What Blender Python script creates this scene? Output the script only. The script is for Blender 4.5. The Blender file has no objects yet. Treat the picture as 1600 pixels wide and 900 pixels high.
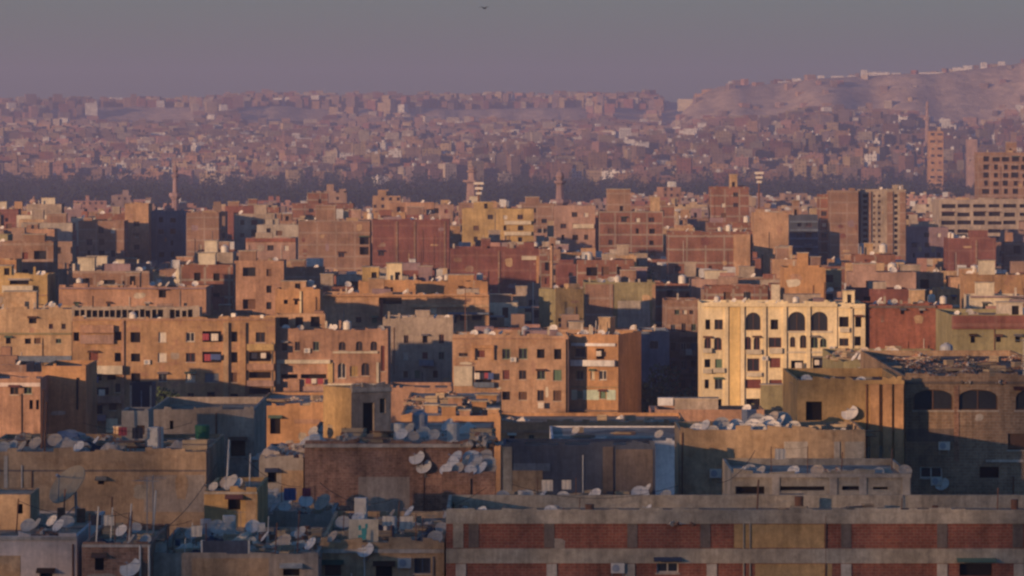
import bpy, math, random
from mathutils import Vector, Matrix, noise
R = math.radians
rnd = random.Random(7)
SC = bpy.context.scene
COL = SC.collection

# ------------------------------------------------------------------ camera, sky, sun, exposure
F, CX, HY, H = 8000.0, 800.0, 230.0, 47.0      # focal length and horizon in photo pixels, eye height in metres
cam_d = bpy.data.cameras.new('camera')
cam = bpy.data.objects.new('camera', cam_d)
COL.objects.link(cam)
cam.location = (0, 0, H)
cam.rotation_euler = (R(90), 0, 0)
cam_d.sensor_width = 36.0
cam_d.lens = 36.0 * F / 1600.0
cam_d.shift_y = (HY - 450.0) / 1600.0
cam_d.clip_start = 1.0
cam_d.clip_end = 40000.0
SC.camera = cam

SUN_EL, SUN_AZ = 6.0, 42.0                      # sun low, behind the camera and to the left of it
SUN_DIR = Vector((math.sin(R(SUN_AZ)) * math.cos(R(SUN_EL)), math.cos(R(SUN_AZ)) * math.cos(R(SUN_EL)), -math.sin(R(SUN_EL))))
world = bpy.data.worlds.new('World')
SC.world = world
world.use_nodes = True
nt = world.node_tree
bg = nt.nodes['Background']
sky = nt.nodes.new('ShaderNodeTexSky')
sky.sky_type = 'NISHITA'
sky.sun_disc = False
sky.sun_elevation = R(SUN_EL)
sky.sun_rotation = R(180 + SUN_AZ)
sky.altitude = 100
sky.air_density = 1.2
sky.dust_density = 0.9
sky.ozone_density = 6.0
nt.links.new(sky.outputs[0], bg.inputs['Color'])
bg.inputs['Strength'].default_value = 0.15
sun_d = bpy.data.lights.new('sun', 'SUN')
sun_d.energy = 4.1
sun_d.angle = R(0.55)
sun_d.color = (1.0, 0.64, 0.37)
sun = bpy.data.objects.new('sun', sun_d)
COL.objects.link(sun)
sun.location = (-400, -400, 300)
sun.rotation_euler = SUN_DIR.to_track_quat('-Z', 'Y').to_euler()
SC.view_settings.view_transform = 'Standard'
SC.view_settings.look = 'None'
SC.view_settings.gamma = 1.0
SC.view_settings.use_curve_mapping = False
SC.view_settings.exposure = 0.37
SC.render.engine = 'CYCLES'
SC.cycles.use_denoising = True
SC.cycles.max_bounces = 4
SC.cycles.diffuse_bounces = 2
SC.cycles.volume_bounces = 0
SC.cycles.filter_width = 2.5
HAZE_DENSITY = 1.25e-4
HAZE_COLOR = (0.90, 0.775, 1.0)

# ------------------------------------------------------------------ materials
MATS = {}
def new_mat(name):
    m = bpy.data.materials.new(name)
    m.use_nodes = True
    m.node_tree.nodes.clear()
    out = m.node_tree.nodes.new('ShaderNodeOutputMaterial')
    p = m.node_tree.nodes.new('ShaderNodeBsdfPrincipled')
    p.inputs['Roughness'].default_value = 0.9
    p.inputs['Specular IOR Level'].default_value = 0.04
    m.node_tree.links.new(p.outputs[0], out.inputs['Surface'])
    MATS[name] = m
    return m, m.node_tree, p

class G:
    """small node-graph helper"""
    def __init__(s, t): s.t = t
    def n(s, kind, **kw):
        x = s.t.nodes.new(kind)
        for k, v in kw.items():
            if k.startswith('i_'):
                x.inputs[k[2:].replace('_', ' ')].default_value = v
            else:
                setattr(x, k, v)
        return x
    def l(s, a, b): s.t.links.new(a, b)
    def math(s, op, a, b=None, c=None):
        x = s.n('ShaderNodeMath', operation=op)
        for i, q in enumerate((a, b, c)):
            if q is None: continue
            if isinstance(q, (int, float)): x.inputs[i].default_value = q
            else: s.l(q, x.inputs[i])
        return x.outputs[0]
    def pos(s, sc):
        g = s.n('ShaderNodeNewGeometry')
        m = s.n('ShaderNodeVectorMath', operation='MULTIPLY')
        m.inputs[1].default_value = sc
        s.l(g.outputs['Position'], m.inputs[0])
        return m.outputs[0]
    def noise(s, vec, scale, detail=4.0, rough=0.6):
        x = s.n('ShaderNodeTexNoise')
        x.inputs['Scale'].default_value = scale
        x.inputs['Detail'].default_value = detail
        x.inputs['Roughness'].default_value = rough
        s.l(vec, x.inputs['Vector'])
        return x.outputs[0]
    def ramp(s, fac, lo, hi, a=0.0, b=1.0):
        x = s.n('ShaderNodeMapRange')
        x.inputs[1].default_value = lo; x.inputs[2].default_value = hi
        x.inputs[3].default_value = a; x.inputs[4].default_value = b
        s.l(fac, x.inputs[0])
        return x.outputs[0]
    def mix(s, fac, a, b, mode='MIX'):
        x = s.n('ShaderNodeMix', data_type='RGBA', blend_type=mode)
        for i, q in ((0, fac), (6, a), (7, b)):
            if isinstance(q, (int, float)): x.inputs[i].default_value = q
            elif isinstance(q, tuple): x.inputs[i].default_value = (*q, 1.0) if len(q) == 3 else q
            else: s.l(q, x.inputs[i])
        return x.outputs[2]
    def scale(s, col, fac):
        x = s.n('ShaderNodeVectorMath', operation='SCALE')
        s.l(col, x.inputs[0]); s.l(fac, x.inputs['Scale'])
        return x.outputs[0]

def weather(g, col, amount, streak=True):
    """patches of dirt and vertical run marks that belong to the wall"""
    big = g.ramp(g.noise(g.pos((1, 1, 1)), 0.22, 6.0), 0.32, 0.68, 1 - amount, 1 + amount * 0.55)
    c = g.scale(col, big)
    if streak:
        st = g.ramp(g.noise(g.pos((1.3, 1.3, 0.14)), 1.1, 6.0, 0.75), 0.30, 0.56, 1 - amount * 0.95, 1 + amount * 0.15)
        c = g.scale(c, st)
    fine = g.ramp(g.noise(g.pos((1, 1, 1)), 2.0, 6.0, 0.8), 0.34, 0.66, 1 - amount * 0.75, 1 + amount * 0.45)
    return g.scale(c, fine)

def plaster(name, col, amount=0.35, patch=None, streak=True):
    m, t, p = new_mat(name)
    g = G(t)
    base = g.n('ShaderNodeRGB'); base.outputs[0].default_value = (*col, 1)
    c = base.outputs[0]
    if patch:
        f = g.ramp(g.noise(g.pos((1, 1, 1.4)), 0.5, 5.0, 0.65), 0.54, 0.60)
        c = g.mix(f, c, patch)
    c = weather(g, c, amount, streak)
    g.l(c, p.inputs['Base Color'])
    b = g.n('ShaderNodeBump'); b.inputs['Strength'].default_value = 0.5; b.inputs['Distance'].default_value = 0.06
    g.l(g.noise(g.pos((1, 1, 1)), 3.5, 6.0, 0.7), b.inputs['Height'])
    g.l(b.outputs[0], p.inputs['Normal'])
    return m

def brick(name, a, b_, mortar, bw=0.42, rh=0.16, amount=0.4, frame=None, fu=4.2, fv=3.0):
    m, t, p = new_mat(name)
    g = G(t)
    uv = g.n('ShaderNodeUVMap')
    x = g.n('ShaderNodeTexBrick')
    x.inputs['Color1'].default_value = (*a, 1); x.inputs['Color2'].default_value = (*b_, 1)
    x.inputs['Mortar'].default_value = (*mortar, 1)
    x.inputs['Scale'].default_value = 1.0
    x.inputs['Mortar Size'].default_value = 0.016 if rh < 0.19 else 0.024
    x.inputs['Mortar Smooth'].default_value = 0.3
    x.inputs['Bias'].default_value = 0.0
    x.inputs['Brick Width'].default_value = bw; x.inputs['Row Height'].default_value = rh
    g.l(uv.outputs[0], x.inputs['Vector'])
    c = x.outputs[0]
    if frame:
        sp = g.n('ShaderNodeSeparateXYZ'); g.l(uv.outputs[0], sp.inputs[0])
        fx = g.math('LESS_THAN', g.math('FRACT', g.math('DIVIDE', g.math('ADD', sp.outputs[0], 0.17), fu)), 0.36 / fu)
        fz = g.math('LESS_THAN', g.math('FRACT', g.math('DIVIDE', g.math('ADD', sp.outputs[1], 0.2), fv)), 0.42 / fv)
        c = g.mix(g.math('MAXIMUM', fx, fz), c, frame)
    c = weather(g, c, amount)
    g.l(c, p.inputs['Base Color'])
    b = g.n('ShaderNodeBump'); b.inputs['Strength'].default_value = 0.6; b.inputs['Distance'].default_value = 0.03
    g.l(x.outputs['Fac'], b.inputs['Height']); b.invert = True
    g.l(b.outputs[0], p.inputs['Normal'])
    return m

def plain(name, col, rough=0.6, metal=0.0, var=0.15, spec=0.3):
    m, t, p = new_mat(name)
    g = G(t)
    base = g.n('ShaderNodeRGB'); base.outputs[0].default_value = (*col, 1)
    c = g.scale(base.outputs[0], g.ramp(g.noise(g.pos((1, 1, 1)), 3.0, 4.0), 0.3, 0.7, 1 - var, 1 + var))
    g.l(c, p.inputs['Base Color'])
    p.inputs['Roughness'].default_value = rough
    p.inputs['Metallic'].default_value = metal
    p.inputs['Specular IOR Level'].default_value = spec
    return m

plaster('ochre', (0.44, 0.26, 0.135), 0.38, patch=(0.40, 0.22, 0.13))
plaster('orange', (0.48, 0.26, 0.125), 0.34)
plaster('salmon', (0.43, 0.245, 0.155), 0.38)
plaster('apricot', (0.48, 0.29, 0.17), 0.36, patch=(0.44, 0.25, 0.14))
plaster('yellow', (0.80, 0.63, 0.38), 0.26)
plaster('gold', (0.48, 0.32, 0.14), 0.36)
plaster('sunyellow', (0.76, 0.52, 0.22), 0.22)
plaster('cream', (0.62, 0.52, 0.38), 0.3)
plaster('white', (0.74, 0.68, 0.62), 0.28)
plaster('pinkwhite', (0.70, 0.56, 0.47), 0.25)
plaster('brown', (0.46, 0.30, 0.175), 0.38, patch=(0.40, 0.25, 0.14))
plaster('tan', (0.50, 0.33, 0.19), 0.38, patch=(0.45, 0.28, 0.15))
plaster('mustard', (0.52, 0.32, 0.14), 0.35)
plaster('olive', (0.29, 0.24, 0.13), 0.35)
plaster('greybrown', (0.40, 0.31, 0.235), 0.38)
plaster('grey', (0.43, 0.36, 0.29), 0.35)
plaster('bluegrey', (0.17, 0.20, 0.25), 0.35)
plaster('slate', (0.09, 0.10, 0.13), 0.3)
plaster('mint', (0.50, 0.56, 0.42), 0.25)
plaster('pink', (0.40, 0.25, 0.19), 0.34)
plaster('mauve', (0.30, 0.20, 0.20), 0.3)
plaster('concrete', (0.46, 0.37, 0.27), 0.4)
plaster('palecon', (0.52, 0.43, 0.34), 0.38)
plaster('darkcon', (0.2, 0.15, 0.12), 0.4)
plaster('roofdust', (0.44, 0.31, 0.20), 0.5, patch=(0.2, 0.14, 0.1), streak=False)
plaster('roofpale', (0.48, 0.37, 0.27), 0.5, patch=(0.25, 0.19, 0.15), streak=False)
plaster('roofdark', (0.26, 0.17, 0.12), 0.55, patch=(0.36, 0.23, 0.15), streak=False)
brick('brick_red', (0.35, 0.11, 0.065), (0.27, 0.085, 0.05), (0.34, 0.18, 0.12), 0.46, 0.2)
brick('brick_rough', (0.42, 0.22, 0.14), (0.28, 0.14, 0.09), (0.38, 0.24, 0.16), 0.42, 0.2, 0.5)
brick('brick_brown', (0.38, 0.24, 0.145), (0.30, 0.185, 0.11), (0.38, 0.29, 0.21), 0.5, 0.24, 0.42)
brick('brick_frame', (0.30, 0.12, 0.075), (0.24, 0.095, 0.06), (0.25, 0.16, 0.12), 0.5, 0.2, 0.3, (0.34, 0.26, 0.2))
brick('brick_maroon', (0.25, 0.085, 0.065), (0.21, 0.075, 0.055), (0.22, 0.12, 0.1), 0.5, 0.2, 0.3, (0.27, 0.13, 0.1), 5.5, 3.1)
brick('brick_tan', (0.34, 0.19, 0.12), (0.28, 0.155, 0.1), (0.3, 0.2, 0.15), 0.5, 0.2, 0.3, (0.36, 0.25, 0.19), 4.6, 2.9)
plain('wood', (0.13, 0.065, 0.035), 0.7)
plain('wood_red', (0.17, 0.05, 0.035), 0.7)
plain('wood_pale', (0.36, 0.26, 0.16), 0.8)
plain('green', (0.03, 0.13, 0.06), 0.6)
plain('turq', (0.06, 0.30, 0.28), 0.7)
plain('shutter_green', (0.12, 0.18, 0.11), 0.7)
plain('black', (0.012, 0.011, 0.012), 0.8)
plain('void', (0.02, 0.016, 0.015), 0.95, spec=0.05)
plain('glass', (0.03, 0.03, 0.035), 0.15, spec=0.6)
plain('steel', (0.30, 0.29, 0.28), 0.5, 0.6)
plain('rust', (0.17, 0.075, 0.04), 0.8)
plain('dish_white', (0.70, 0.61, 0.51), 0.5)
plain('dish_grey', (0.44, 0.38, 0.31), 0.55)
plain('dish_dirty', (0.46, 0.35, 0.25), 0.7)
plain('mesh_tan', (0.36, 0.27, 0.17), 0.7)
plain('plastic_white', (0.62, 0.54, 0.45), 0.4)
plain('plastic_grey', (0.30, 0.30, 0.32), 0.5)
plain('plastic_blue', (0.035, 0.05, 0.09), 0.5)
plain('cloth_white', (0.64, 0.54, 0.43), 0.9)
plain('cloth_blue', (0.07, 0.10, 0.22), 0.9)
plain('cloth_red', (0.32, 0.06, 0.07), 0.9)
plain('cloth_dark', (0.035, 0.035, 0.05), 0.9)
plain('tarp', (0.38, 0.31, 0.25), 0.8)
plain('bird_dark', (0.02, 0.02, 0.02), 0.8)

# ------------------------------------------------------------------ mesh builder
def P(px, py, d):
    return Vector(((px - CX) * d / F, d, H - (py - HY) * d / F))

class MB:
    def __init__(s): s.v = []; s.f = []; s.m = []; s.uv = []; s.names = []; s.tint = []; s.cur = None
    def mi(s, name):
        if name not in s.names: s.names.append(name)
        return s.names.index(name)
    def face(s, pts, mat, uv=None):
        pts = [Vector(p) for p in pts]
        i = len(s.v)
        s.v.extend(pts)
        s.f.append(tuple(range(i, i + len(pts))))
        s.m.append(s.mi(mat))
        if uv is None:
            nrm = (pts[1] - pts[0]).cross(pts[2] - pts[0])
            if abs(nrm.z) > 0.7 * nrm.length:
                uv = [(p.x, p.y) for p in pts]
            else:
                tx = Vector((-nrm.y, nrm.x, 0))
                tx = tx.normalized() if tx.length > 1e-9 else Vector((1, 0, 0))
                uv = [(p.dot(tx), p.z) for p in pts]
        s.uv.extend(uv)
        if s.cur is not None: s.tint.append(s.cur)
    def box(s, x0, x1, y0, y1, z0, z1, mat, skip='', M=None):
        c = [Vector((x, y, z)) for z in (z0, z1) for y in (y0, y1) for x in (x0, x1)]
        if M is not None: c = [M @ q for q in c]
        for k, idx in (('b', (0, 2, 3, 1)), ('t', (4, 5, 7, 6)), ('f', (0, 1, 5, 4)), ('k', (3, 2, 6, 7)), ('l', (2, 0, 4, 6)), ('r', (1, 3, 7, 5))):
            if k not in skip: s.face([c[j] for j in idx], mat)
    def tube(s, a, b, r, mat, n=6, r2=None, caps=False):
        a = Vector(a); b = Vector(b); r2 = r if r2 is None else r2
        d = (b - a).normalized()
        u = d.orthogonal().normalized(); w = d.cross(u)
        ra = [a + (u * math.cos(2 * math.pi * k / n) + w * math.sin(2 * math.pi * k / n)) * r for k in range(n)]
        rb = [b + (u * math.cos(2 * math.pi * k / n) + w * math.sin(2 * math.pi * k / n)) * r2 for k in range(n)]
        for k in range(n):
            j = (k + 1) % n
            s.face([ra[k], ra[j], rb[j], rb[k]], mat)
        if caps:
            s.face(rb, mat); s.face(ra[::-1], mat)
    def lathe(s, prof, mat, n=10, c=(0, 0, 0), M=None):
        c = Vector(c)
        rings = []
        for r, z in prof:
            ring = [c + Vector((r * math.cos(2 * math.pi * k / n), r * math.sin(2 * math.pi * k / n), z)) for k in range(n)]
            if M is not None: ring = [M @ q for q in ring]
            rings.append(ring)
        for a, b in zip(rings, rings[1:]):
            for k in range(n):
                j = (k + 1) % n
                s.face([a[k], a[j], b[j], b[k]], mat)
        s.face(rings[0][::-1], mat); s.face(rings[-1], mat)
    def mesh(s, name):
        me = bpy.data.meshes.new(name)
        me.from_pydata([tuple(q) for q in s.v], [], s.f)
        for nme in s.names: me.materials.append(MATS[nme])
        me.polygons.foreach_set('material_index', s.m)
        lay = me.uv_layers.new(name='UVMap')
        flat = [c for q in s.uv for c in q]
        lay.data.foreach_set('uv', flat)
        if s.tint:
            a = me.attributes.new('tint', 'FLOAT_COLOR', 'FACE')
            a.data.foreach_set('color', [c for q in s.tint for c in (*q, 1.0)])
        me.update()
        return me
    def build(s, name, parent=None, loc=(0, 0, 0), rz=0.0):
        return link(name, s.mesh(name), parent, loc, rz)

def link(name, me, parent=None, loc=(0, 0, 0), rz=0.0):
    o = bpy.data.objects.new(name, me)
    COL.objects.link(o)
    o.location = loc
    o.rotation_euler = (0, 0, rz)
    if parent is not None: o.parent = parent
    return o

def tag(o, label=None, cat=None, group=None, kind=None):
    if label: o['label'] = label
    if cat: o['category'] = cat
    if group: o['group'] = group
    if kind: o['kind'] = kind
    return o

def thing(name, label, cat, loc=(0, 0, 0), rz=0.0, group=None):
    o = link(name, None, None, loc, rz)
    o.empty_display_size = 0.5
    return tag(o, label, cat, group)

def copy_tree(src, parent=None):
    c = src.copy()
    COL.objects.link(c)
    if parent is not None: c.parent = parent
    for ch in KIDS.get(src.name, ()):
        copy_tree(ch, c)
    return c
KIDS = {}
def register(root):
    """remember a prototype's children once, so that copies need no scan of the scene"""
    for ch in root.children:
        KIDS.setdefault(root.name, []).append(ch)
        register(ch)

def facade(mb, o, ax, w, z0, z1, holes, mat):
    """a wall sheet from o along ax with real openings cut into it"""
    o = Vector(o); ax = Vector(ax)
    hs = [(max(0.02, a), min(w - 0.02, b), max(z0 + 0.02, c), min(z1 - 0.02, d)) for a, b, c, d in holes]
    hs = [h for h in hs if h[1] - h[0] > 0.05 and h[3] - h[2] > 0.05]
    us = sorted({0.0, w, *[h[0] for h in hs], *[h[1] for h in hs]})
    for a, b in zip(us, us[1:]):
        if b - a < 1e-5: continue
        m = (a + b) / 2
        cuts = sorted((h[2], h[3]) for h in hs if h[0] < m < h[1])
        z = z0
        spans = []
        for c, d in cuts:
            if c > z + 1e-5: spans.append((z, c))
            z = max(z, d)
        if z < z1 - 1e-5: spans.append((z, z1))
        for c, d in spans:
            p, q = o + ax * a, o + ax * b
            mb.face([(p.x, p.y, c), (q.x, q.y, c), (q.x, q.y, d), (p.x, p.y, d)], mat, [(a, c), (b, c), (b, d), (a, d)])
    return hs

def recess(mb, M, u0, u1, v0, v1, dep, wall, pane):
    """reveal and dark pane of an opening, in the face's own axes (x along, y inward, z up)"""
    def q(*pts): return [M @ Vector(p) for p in pts]
    mb.face(q((u0, dep, v0), (u1, dep, v0), (u1, dep, v1), (u0, dep, v1)), pane)
    mb.face(q((u0, 0, v0), (u1, 0, v0), (u1, dep, v0), (u0, dep, v0)), wall)
    mb.face(q((u0, dep, v1), (u1, dep, v1), (u1, 0, v1), (u0, 0, v1)), wall)
    mb.face(q((u0, 0, v0), (u0, dep, v0), (u0, dep, v1), (u0, 0, v1)), wall)
    mb.face(q((u1, dep, v0), (u1, 0, v0), (u1, 0, v1), (u1, dep, v1)), wall)

# ------------------------------------------------------------------ windows (shared meshes)
WCACHE = {}
def window_mesh(style, w, h, frame, wall):
    w = round(w / 0.05) * 0.05; h = round(h / 0.05) * 0.05
    k = (style, w, h, frame, wall)
    if k in WCACHE: return WCACHE[k]
    dep = 0.28
    I = Matrix.Identity(4)
    m, fr, sl = MB(), MB(), MB()
    pane = {'win': 'glass', 'arch': 'glass', 'open': 'void', 'loggia': 'void', 'shut': frame, 'door': 'void', 'archopen': 'void'}[style]
    if style == 'loggia': dep = 1.3
    if style == 'open': dep = 0.6
    recess(m, I, -w / 2, w / 2, 0, h, dep, wall, pane)
    if style in ('arch', 'archopen'):
        rise = min(h * 0.42, w * 0.5); n = 8
        zc = h - rise
        for sgn in (-1, 1):
            for i in range(n):
                a0, a1 = math.pi / 2 * i / n, math.pi / 2 * (i + 1) / n
                x0, x1 = sgn * w / 2 * math.cos(a0), sgn * w / 2 * math.cos(a1)
                z0, z1 = zc + rise * math.sin(a0), zc + rise * math.sin(a1)
                pts = [(x0, 0.0, z0), (x1, 0.0, z1), (x1, 0.0, h), (x0, 0.0, h)]
                m.face(pts if sgn < 0 else pts[::-1], wall)
                b = [(x0, 0.0, z0), (x1, 0.0, z1), (x1, dep, z1), (x0, dep, z0)]
                m.face(b, wall)
    if style in ('win', 'arch'):
        t = min(0.09, w * 0.09)
        y0, y1 = dep - 0.07, dep - 0.01
        fr.box(-w / 2, -w / 2 + t, y0, y1, 0, h, frame); fr.box(w / 2 - t, w / 2, y0, y1, 0, h, frame)
        fr.box(-w / 2 + t, w / 2 - t, y0, y1, 0, t, frame); fr.box(-w / 2 + t, w / 2 - t, y0, y1, h - t, h, frame)
        fr.box(-t / 2, t / 2, y0, y1, t, h - t, frame)
    if style == 'shut':
        for i in range(int(h / 0.14)):
            fr.box(-w / 2 + 0.08, w / 2 - 0.08, dep - 0.05, dep - 0.012, i * 0.14 + 0.03, i * 0.14 + 0.12, frame)
        fr.box(-0.03, 0.03, dep - 0.08, dep - 0.052, 0, h, frame)
    if style in ('win', 'shut', 'arch'):
        sl.box(-w / 2 - 0.1, w / 2 + 0.1, -0.12, 0, -0.1, -0.002, 'palecon' if wall != 'yellow' else 'yellow', skip='k')
    WCACHE[k] = (m.mesh('window'), fr.mesh('frame') if fr.f else None, sl.mesh('sill') if sl.f else None)
    return WCACHE[k]

# ------------------------------------------------------------------ buildings
BLDS = []
class Bld:
    """A building whose near corner or front stands where the photo shows it.
    th > 0: front between xl and xs, its right flank between xs and xr; th < 0: left flank xl..xs, front xs..xr; th = 0: front xl..xr, depth D."""
    def __init__(s, name, label, cat, xl, xs, xr, top, d, th=0.0, D=14.0, mat='ochre', roof='roofdust', par=0.8, phrase=None, vis=None, side=None, group=None, base=0.0, cap=None):
        s.mat, s.par, s.phrase, s.d, s.roofmat = mat, par, phrase, d, roof
        kl, ks, kr = [(q - CX) / F for q in (xl, xs, xr)]
        s.pxl, s.pxr, s.top = xl, xr, top
        s.vis = vis if vis is not None else top + 60
        a = R(abs(th)); c_, s_ = math.cos(a), math.sin(a)
        C = Vector((ks * d, d, 0))
        if th > 0:
            s.W = (C.x - kl * d) / (c_ + kl * s_)
            s.D = min((kr * d - C.x) / (s_ - kr * c_), 60)
            s.rz = -a
            ax, ay = Vector((c_, -s_, 0)), Vector((s_, c_, 0))
            cen = C - ax * s.W / 2 + ay * s.D / 2
        elif th < 0:
            s.W = (kr * d - C.x) / (c_ - kr * s_)
            s.D = min((C.x - kl * d) / (s_ + kl * c_), 60)
            s.rz = a
            ax, ay = Vector((c_, s_, 0)), Vector((-s_, c_, 0))
            cen = C + ax * s.W / 2 + ay * s.D / 2
        else:
            s.W, s.D, s.rz = (kr - kl) * d, D, 0.0
            ax, ay = Vector((1, 0, 0)), Vector((0, 1, 0))
            cen = Vector(((kl + kr) / 2 * d, d + D / 2, 0))
        s.ax, s.ay, s.cen = ax, ay, cen
        s.h = H - (top - HY) * d / F - base
        s.base = base
        s.sidemat = side or mat
        s.root = thing(name, label, cat, (cen.x, cen.y, base), s.rz, group)
        s.M = Matrix.Translation((cen.x, cen.y, base)) @ Matrix.Rotation(s.rz, 4, 'Z')
        s.holes = {'f': [], 'r': [], 'l': [], 'k': []}
        s.occ = []
        s.cap = cap
        s.done = False
        BLDS.append(s)
    def frame(s, face):
        W, D = s.W, s.D
        return {'f': (Vector((-W / 2, -D / 2, 0)), Vector((1, 0, 0)), W), 'r': (Vector((W / 2, -D / 2, 0)), Vector((0, 1, 0)), D),
                'l': (Vector((-W / 2, D / 2, 0)), Vector((0, -1, 0)), D), 'k': (Vector((W / 2, D / 2, 0)), Vector((-1, 0, 0)), W)}[face]
    def fm(s, face):
        """matrix from face axes (x along, y inward, z up) to the building's own"""
        o, ax, w = s.frame(face)
        ang = math.atan2(ax.y, ax.x)
        return Matrix.Translation(o) @ Matrix.Rotation(ang, 4, 'Z'), ang
    def uv(s, face, px, py):
        o, ax, w = s.frame(face)
        o = s.M @ o; ax = (s.M.to_3x3() @ ax)
        k = (px - CX) / F
        # o + ax*u = (k*Y, Y)
        u = (k * o.y - o.x) / (ax.x - k * ax.y)
        Y = o.y + ax.y * u
        return u, H - (py - HY) * Y / F - s.base
    def win(s, px, py, w, h, style='win', frame='wood', face='f', wall=None):
        u0, v1 = s.uv(face, px - w / 2, py - h / 2)
        u1, v0 = s.uv(face, px + w / 2, py + h / 2)
        return s.win_m(face, (u0 + u1) / 2, v0, abs(u1 - u0), v1 - v0, style, frame, wall)
    def win_m(s, face, uc, v0, w, h, style='win', frame='wood', wall=None):
        o, ax, W = s.frame(face)
        w = max(0.3, round(w / 0.05) * 0.05); h = max(0.2, round(h / 0.05) * 0.05)
        if uc - w / 2 < 0.05 or uc + w / 2 > W - 0.05 or v0 < 0.2 or v0 + h > s.h - s.par - 0.05: return None
        for a, b, c, d in s.holes[face]:
            if uc - w / 2 < b + 0.05 and uc + w / 2 > a - 0.05 and v0 < d + 0.02 and v0 + h > c - 0.02: return None
        s.holes[face].append((uc - w / 2, uc + w / 2, v0, v0 + h))
        ms, fr, sl = window_mesh(style, w, h, frame, wall or (s.mat if face == 'f' else s.sidemat))
        M, ang = s.fm(face)
        name = {'door': 'door', 'loggia': 'balcony_opening', 'open': 'wall_opening', 'archopen': 'wall_opening'}.get(style, 'window')
        ob = link(name, ms, s.root, M @ Vector((uc, 0, v0)), ang)
        if fr is not None and s.d < 420: link('frame' if style != 'shut' else 'shutter', fr, ob)
        elif fr is not None: link('frame', fr, ob)
        if sl is not None and s.d < 800: link('sill', sl, ob)
        return ob
    def row(s, py, h, xs, w, style='win', frame='wood', face='f', wall=None):
        for i, px in enumerate(xs):
            q = random.Random(int(px * 13 + py * 7))
            st, fr = style, frame
            if style in ('win', 'shut'):
                k = q.random()
                st = 'win' if k < 0.45 else ('shut' if k < 0.75 else 'open')
                fr = q.choice((frame, frame, 'wood', 'wood_red', 'shutter_green', 'plastic_white', 'bluegrey'))
            s.win(px + q.uniform(-0.6, 0.6), py + q.uniform(-0.5, 0.5), w * q.uniform(0.85, 1.1), h * q.uniform(0.85, 1.15), st, fr, face, wall)
    def grid(s, face, storey, pitch, w, h, styles=('win', 'shut', 'open'), skip=0.2, rows=None, seed=1, top_gap=1.0, frame='wood', margin=1.2):
        r = random.Random(seed)
        o, ax, W = s.frame(face)
        n = max(1, int((W - 2 * margin + pitch * 0.5) // pitch))
        z = s.h - s.par - top_gap - h
        k = 0
        while z > 1.0 and (rows is None or k < rows):
            for i in range(n):
                if r.random() < skip: continue
                s.win_m(face, W / 2 + (i - (n - 1) / 2) * pitch + r.uniform(-.15, .15), z, w * r.choice((0.7, 1, 1, 1.35)), h * r.uniform(0.8, 1.1), r.choice(styles), r.choice((frame, 'wood_red', 'shutter_green', 'plastic_white')))
            z -= storey; k += 1
    def part(s, name, mb, face=None, label=None):
        if face:
            M, ang = s.fm(face)
            o = mb.build(name, s.root, M.translation, ang)
        else:
            o = mb.build(name, s.root)
        if label: o['label'] = label
        return o
    def strip(s, name, x0, x1, y0, y1, mat, t=0.06, face='f', label=None):
        """a raised piece of the facade between photo columns and rows: beam, column, ledge, band"""
        u0, v1 = s.uv(face, x0, y0); u1, v0 = s.uv(face, x1, y1)
        o, ax, W = s.frame(face)
        u0, u1 = max(u0, 0.0), min(u1, W)
        v1 = min(v1, s.h - 0.004)
        mb = MB(); mb.box(u0, u1, -t, 0, v0, v1, mat, skip='k')
        return s.part(name, mb, face, label)
    def balcony(s, x0, x1, y0, y1, mat, dep=1.0, face='f', rail=None, label=None):
        """parapet between rows y0 (top) and y1 (floor), standing out by dep"""
        u0, v1 = s.uv(face, x0, y0); u1, v0 = s.uv(face, x1, y1)
        mb = MB()
        mb.box(u0, u1, -dep, 0, v0 - 0.12, v0, mat, skip='k')
        if rail:
            n = max(2, int((u1 - u0) / 0.25))
            for i in range(n + 1):
                x = u0 + 0.03 + (u1 - u0 - 0.06) * i / n
                mb.box(x - 0.02, x + 0.02, -dep + 0.02, -dep + 0.06, v0, v1, rail)
            mb.box(u0, u1, -dep + 0.01, -dep + 0.07, v1, v1 + 0.06, rail)
        else:
            mb.box(u0, u1, -dep, -dep + 0.12, v0, v1, mat, skip='b')
            mb.box(u0, u0 + 0.12, -dep + 0.12, 0, v0, v1, mat, skip='bk')
            mb.box(u1 - 0.12, u1, -dep + 0.12, 0, v0, v1, mat, skip='bk')
        return s.part('balcony', mb, face, label)
    def pipe(s, px, y0, y1, mat='steel', r=0.06, face='f'):
        u, v1 = s.uv(face, px, y0); u, v0 = s.uv(face, px, y1)
        mb = MB(); mb.tube((u, -r - 0.03, v0), (u, -r - 0.03, v1), r, mat)
        return s.part('drain_pipe', mb, face)
    def hut(s, px0, px1, ytop, dep=3.0, y=1.0, mat=None, door=True):
        """stair head on the roof between photo columns, y metres behind the front"""
        zr = s.h - s.par
        a, b = s.roof_pt(px0, y), s.roof_pt(px1, y)
        Mi = s.M.inverted()
        la, lb = Mi @ a, Mi @ b
        hz = H - (ytop - HY) * a.y / F - s.base - zr
        if hz < 0.3: return None
        x0, x1, y0 = la.x, lb.x, la.y
        dep = min(dep, s.D / 2 - 0.3 - y0)
        mat = mat or s.mat
        mb = MB()
        w = x1 - x0
        hs = []
        if door and w > 1.6 and hz > 1.6: hs = [(w * 0.55, w * 0.55 + 0.9, zr + 0.02, zr + min(2.0, hz - 0.3))]
        hs = facade(mb, (x0, y0, 0), (1, 0, 0), w, zr, zr + hz, hs, mat)
        mb.box(x0, x1, y0, y0 + dep, zr, zr + hz, mat, skip='bf')
        mb.box(x0 - 0.15, x1 + 0.15, y0 - 0.15, y0 + dep + 0.15, zr + hz + 0.003, zr + hz + 0.16, 'concrete')
        o = s.part('stair_hut', mb)
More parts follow.
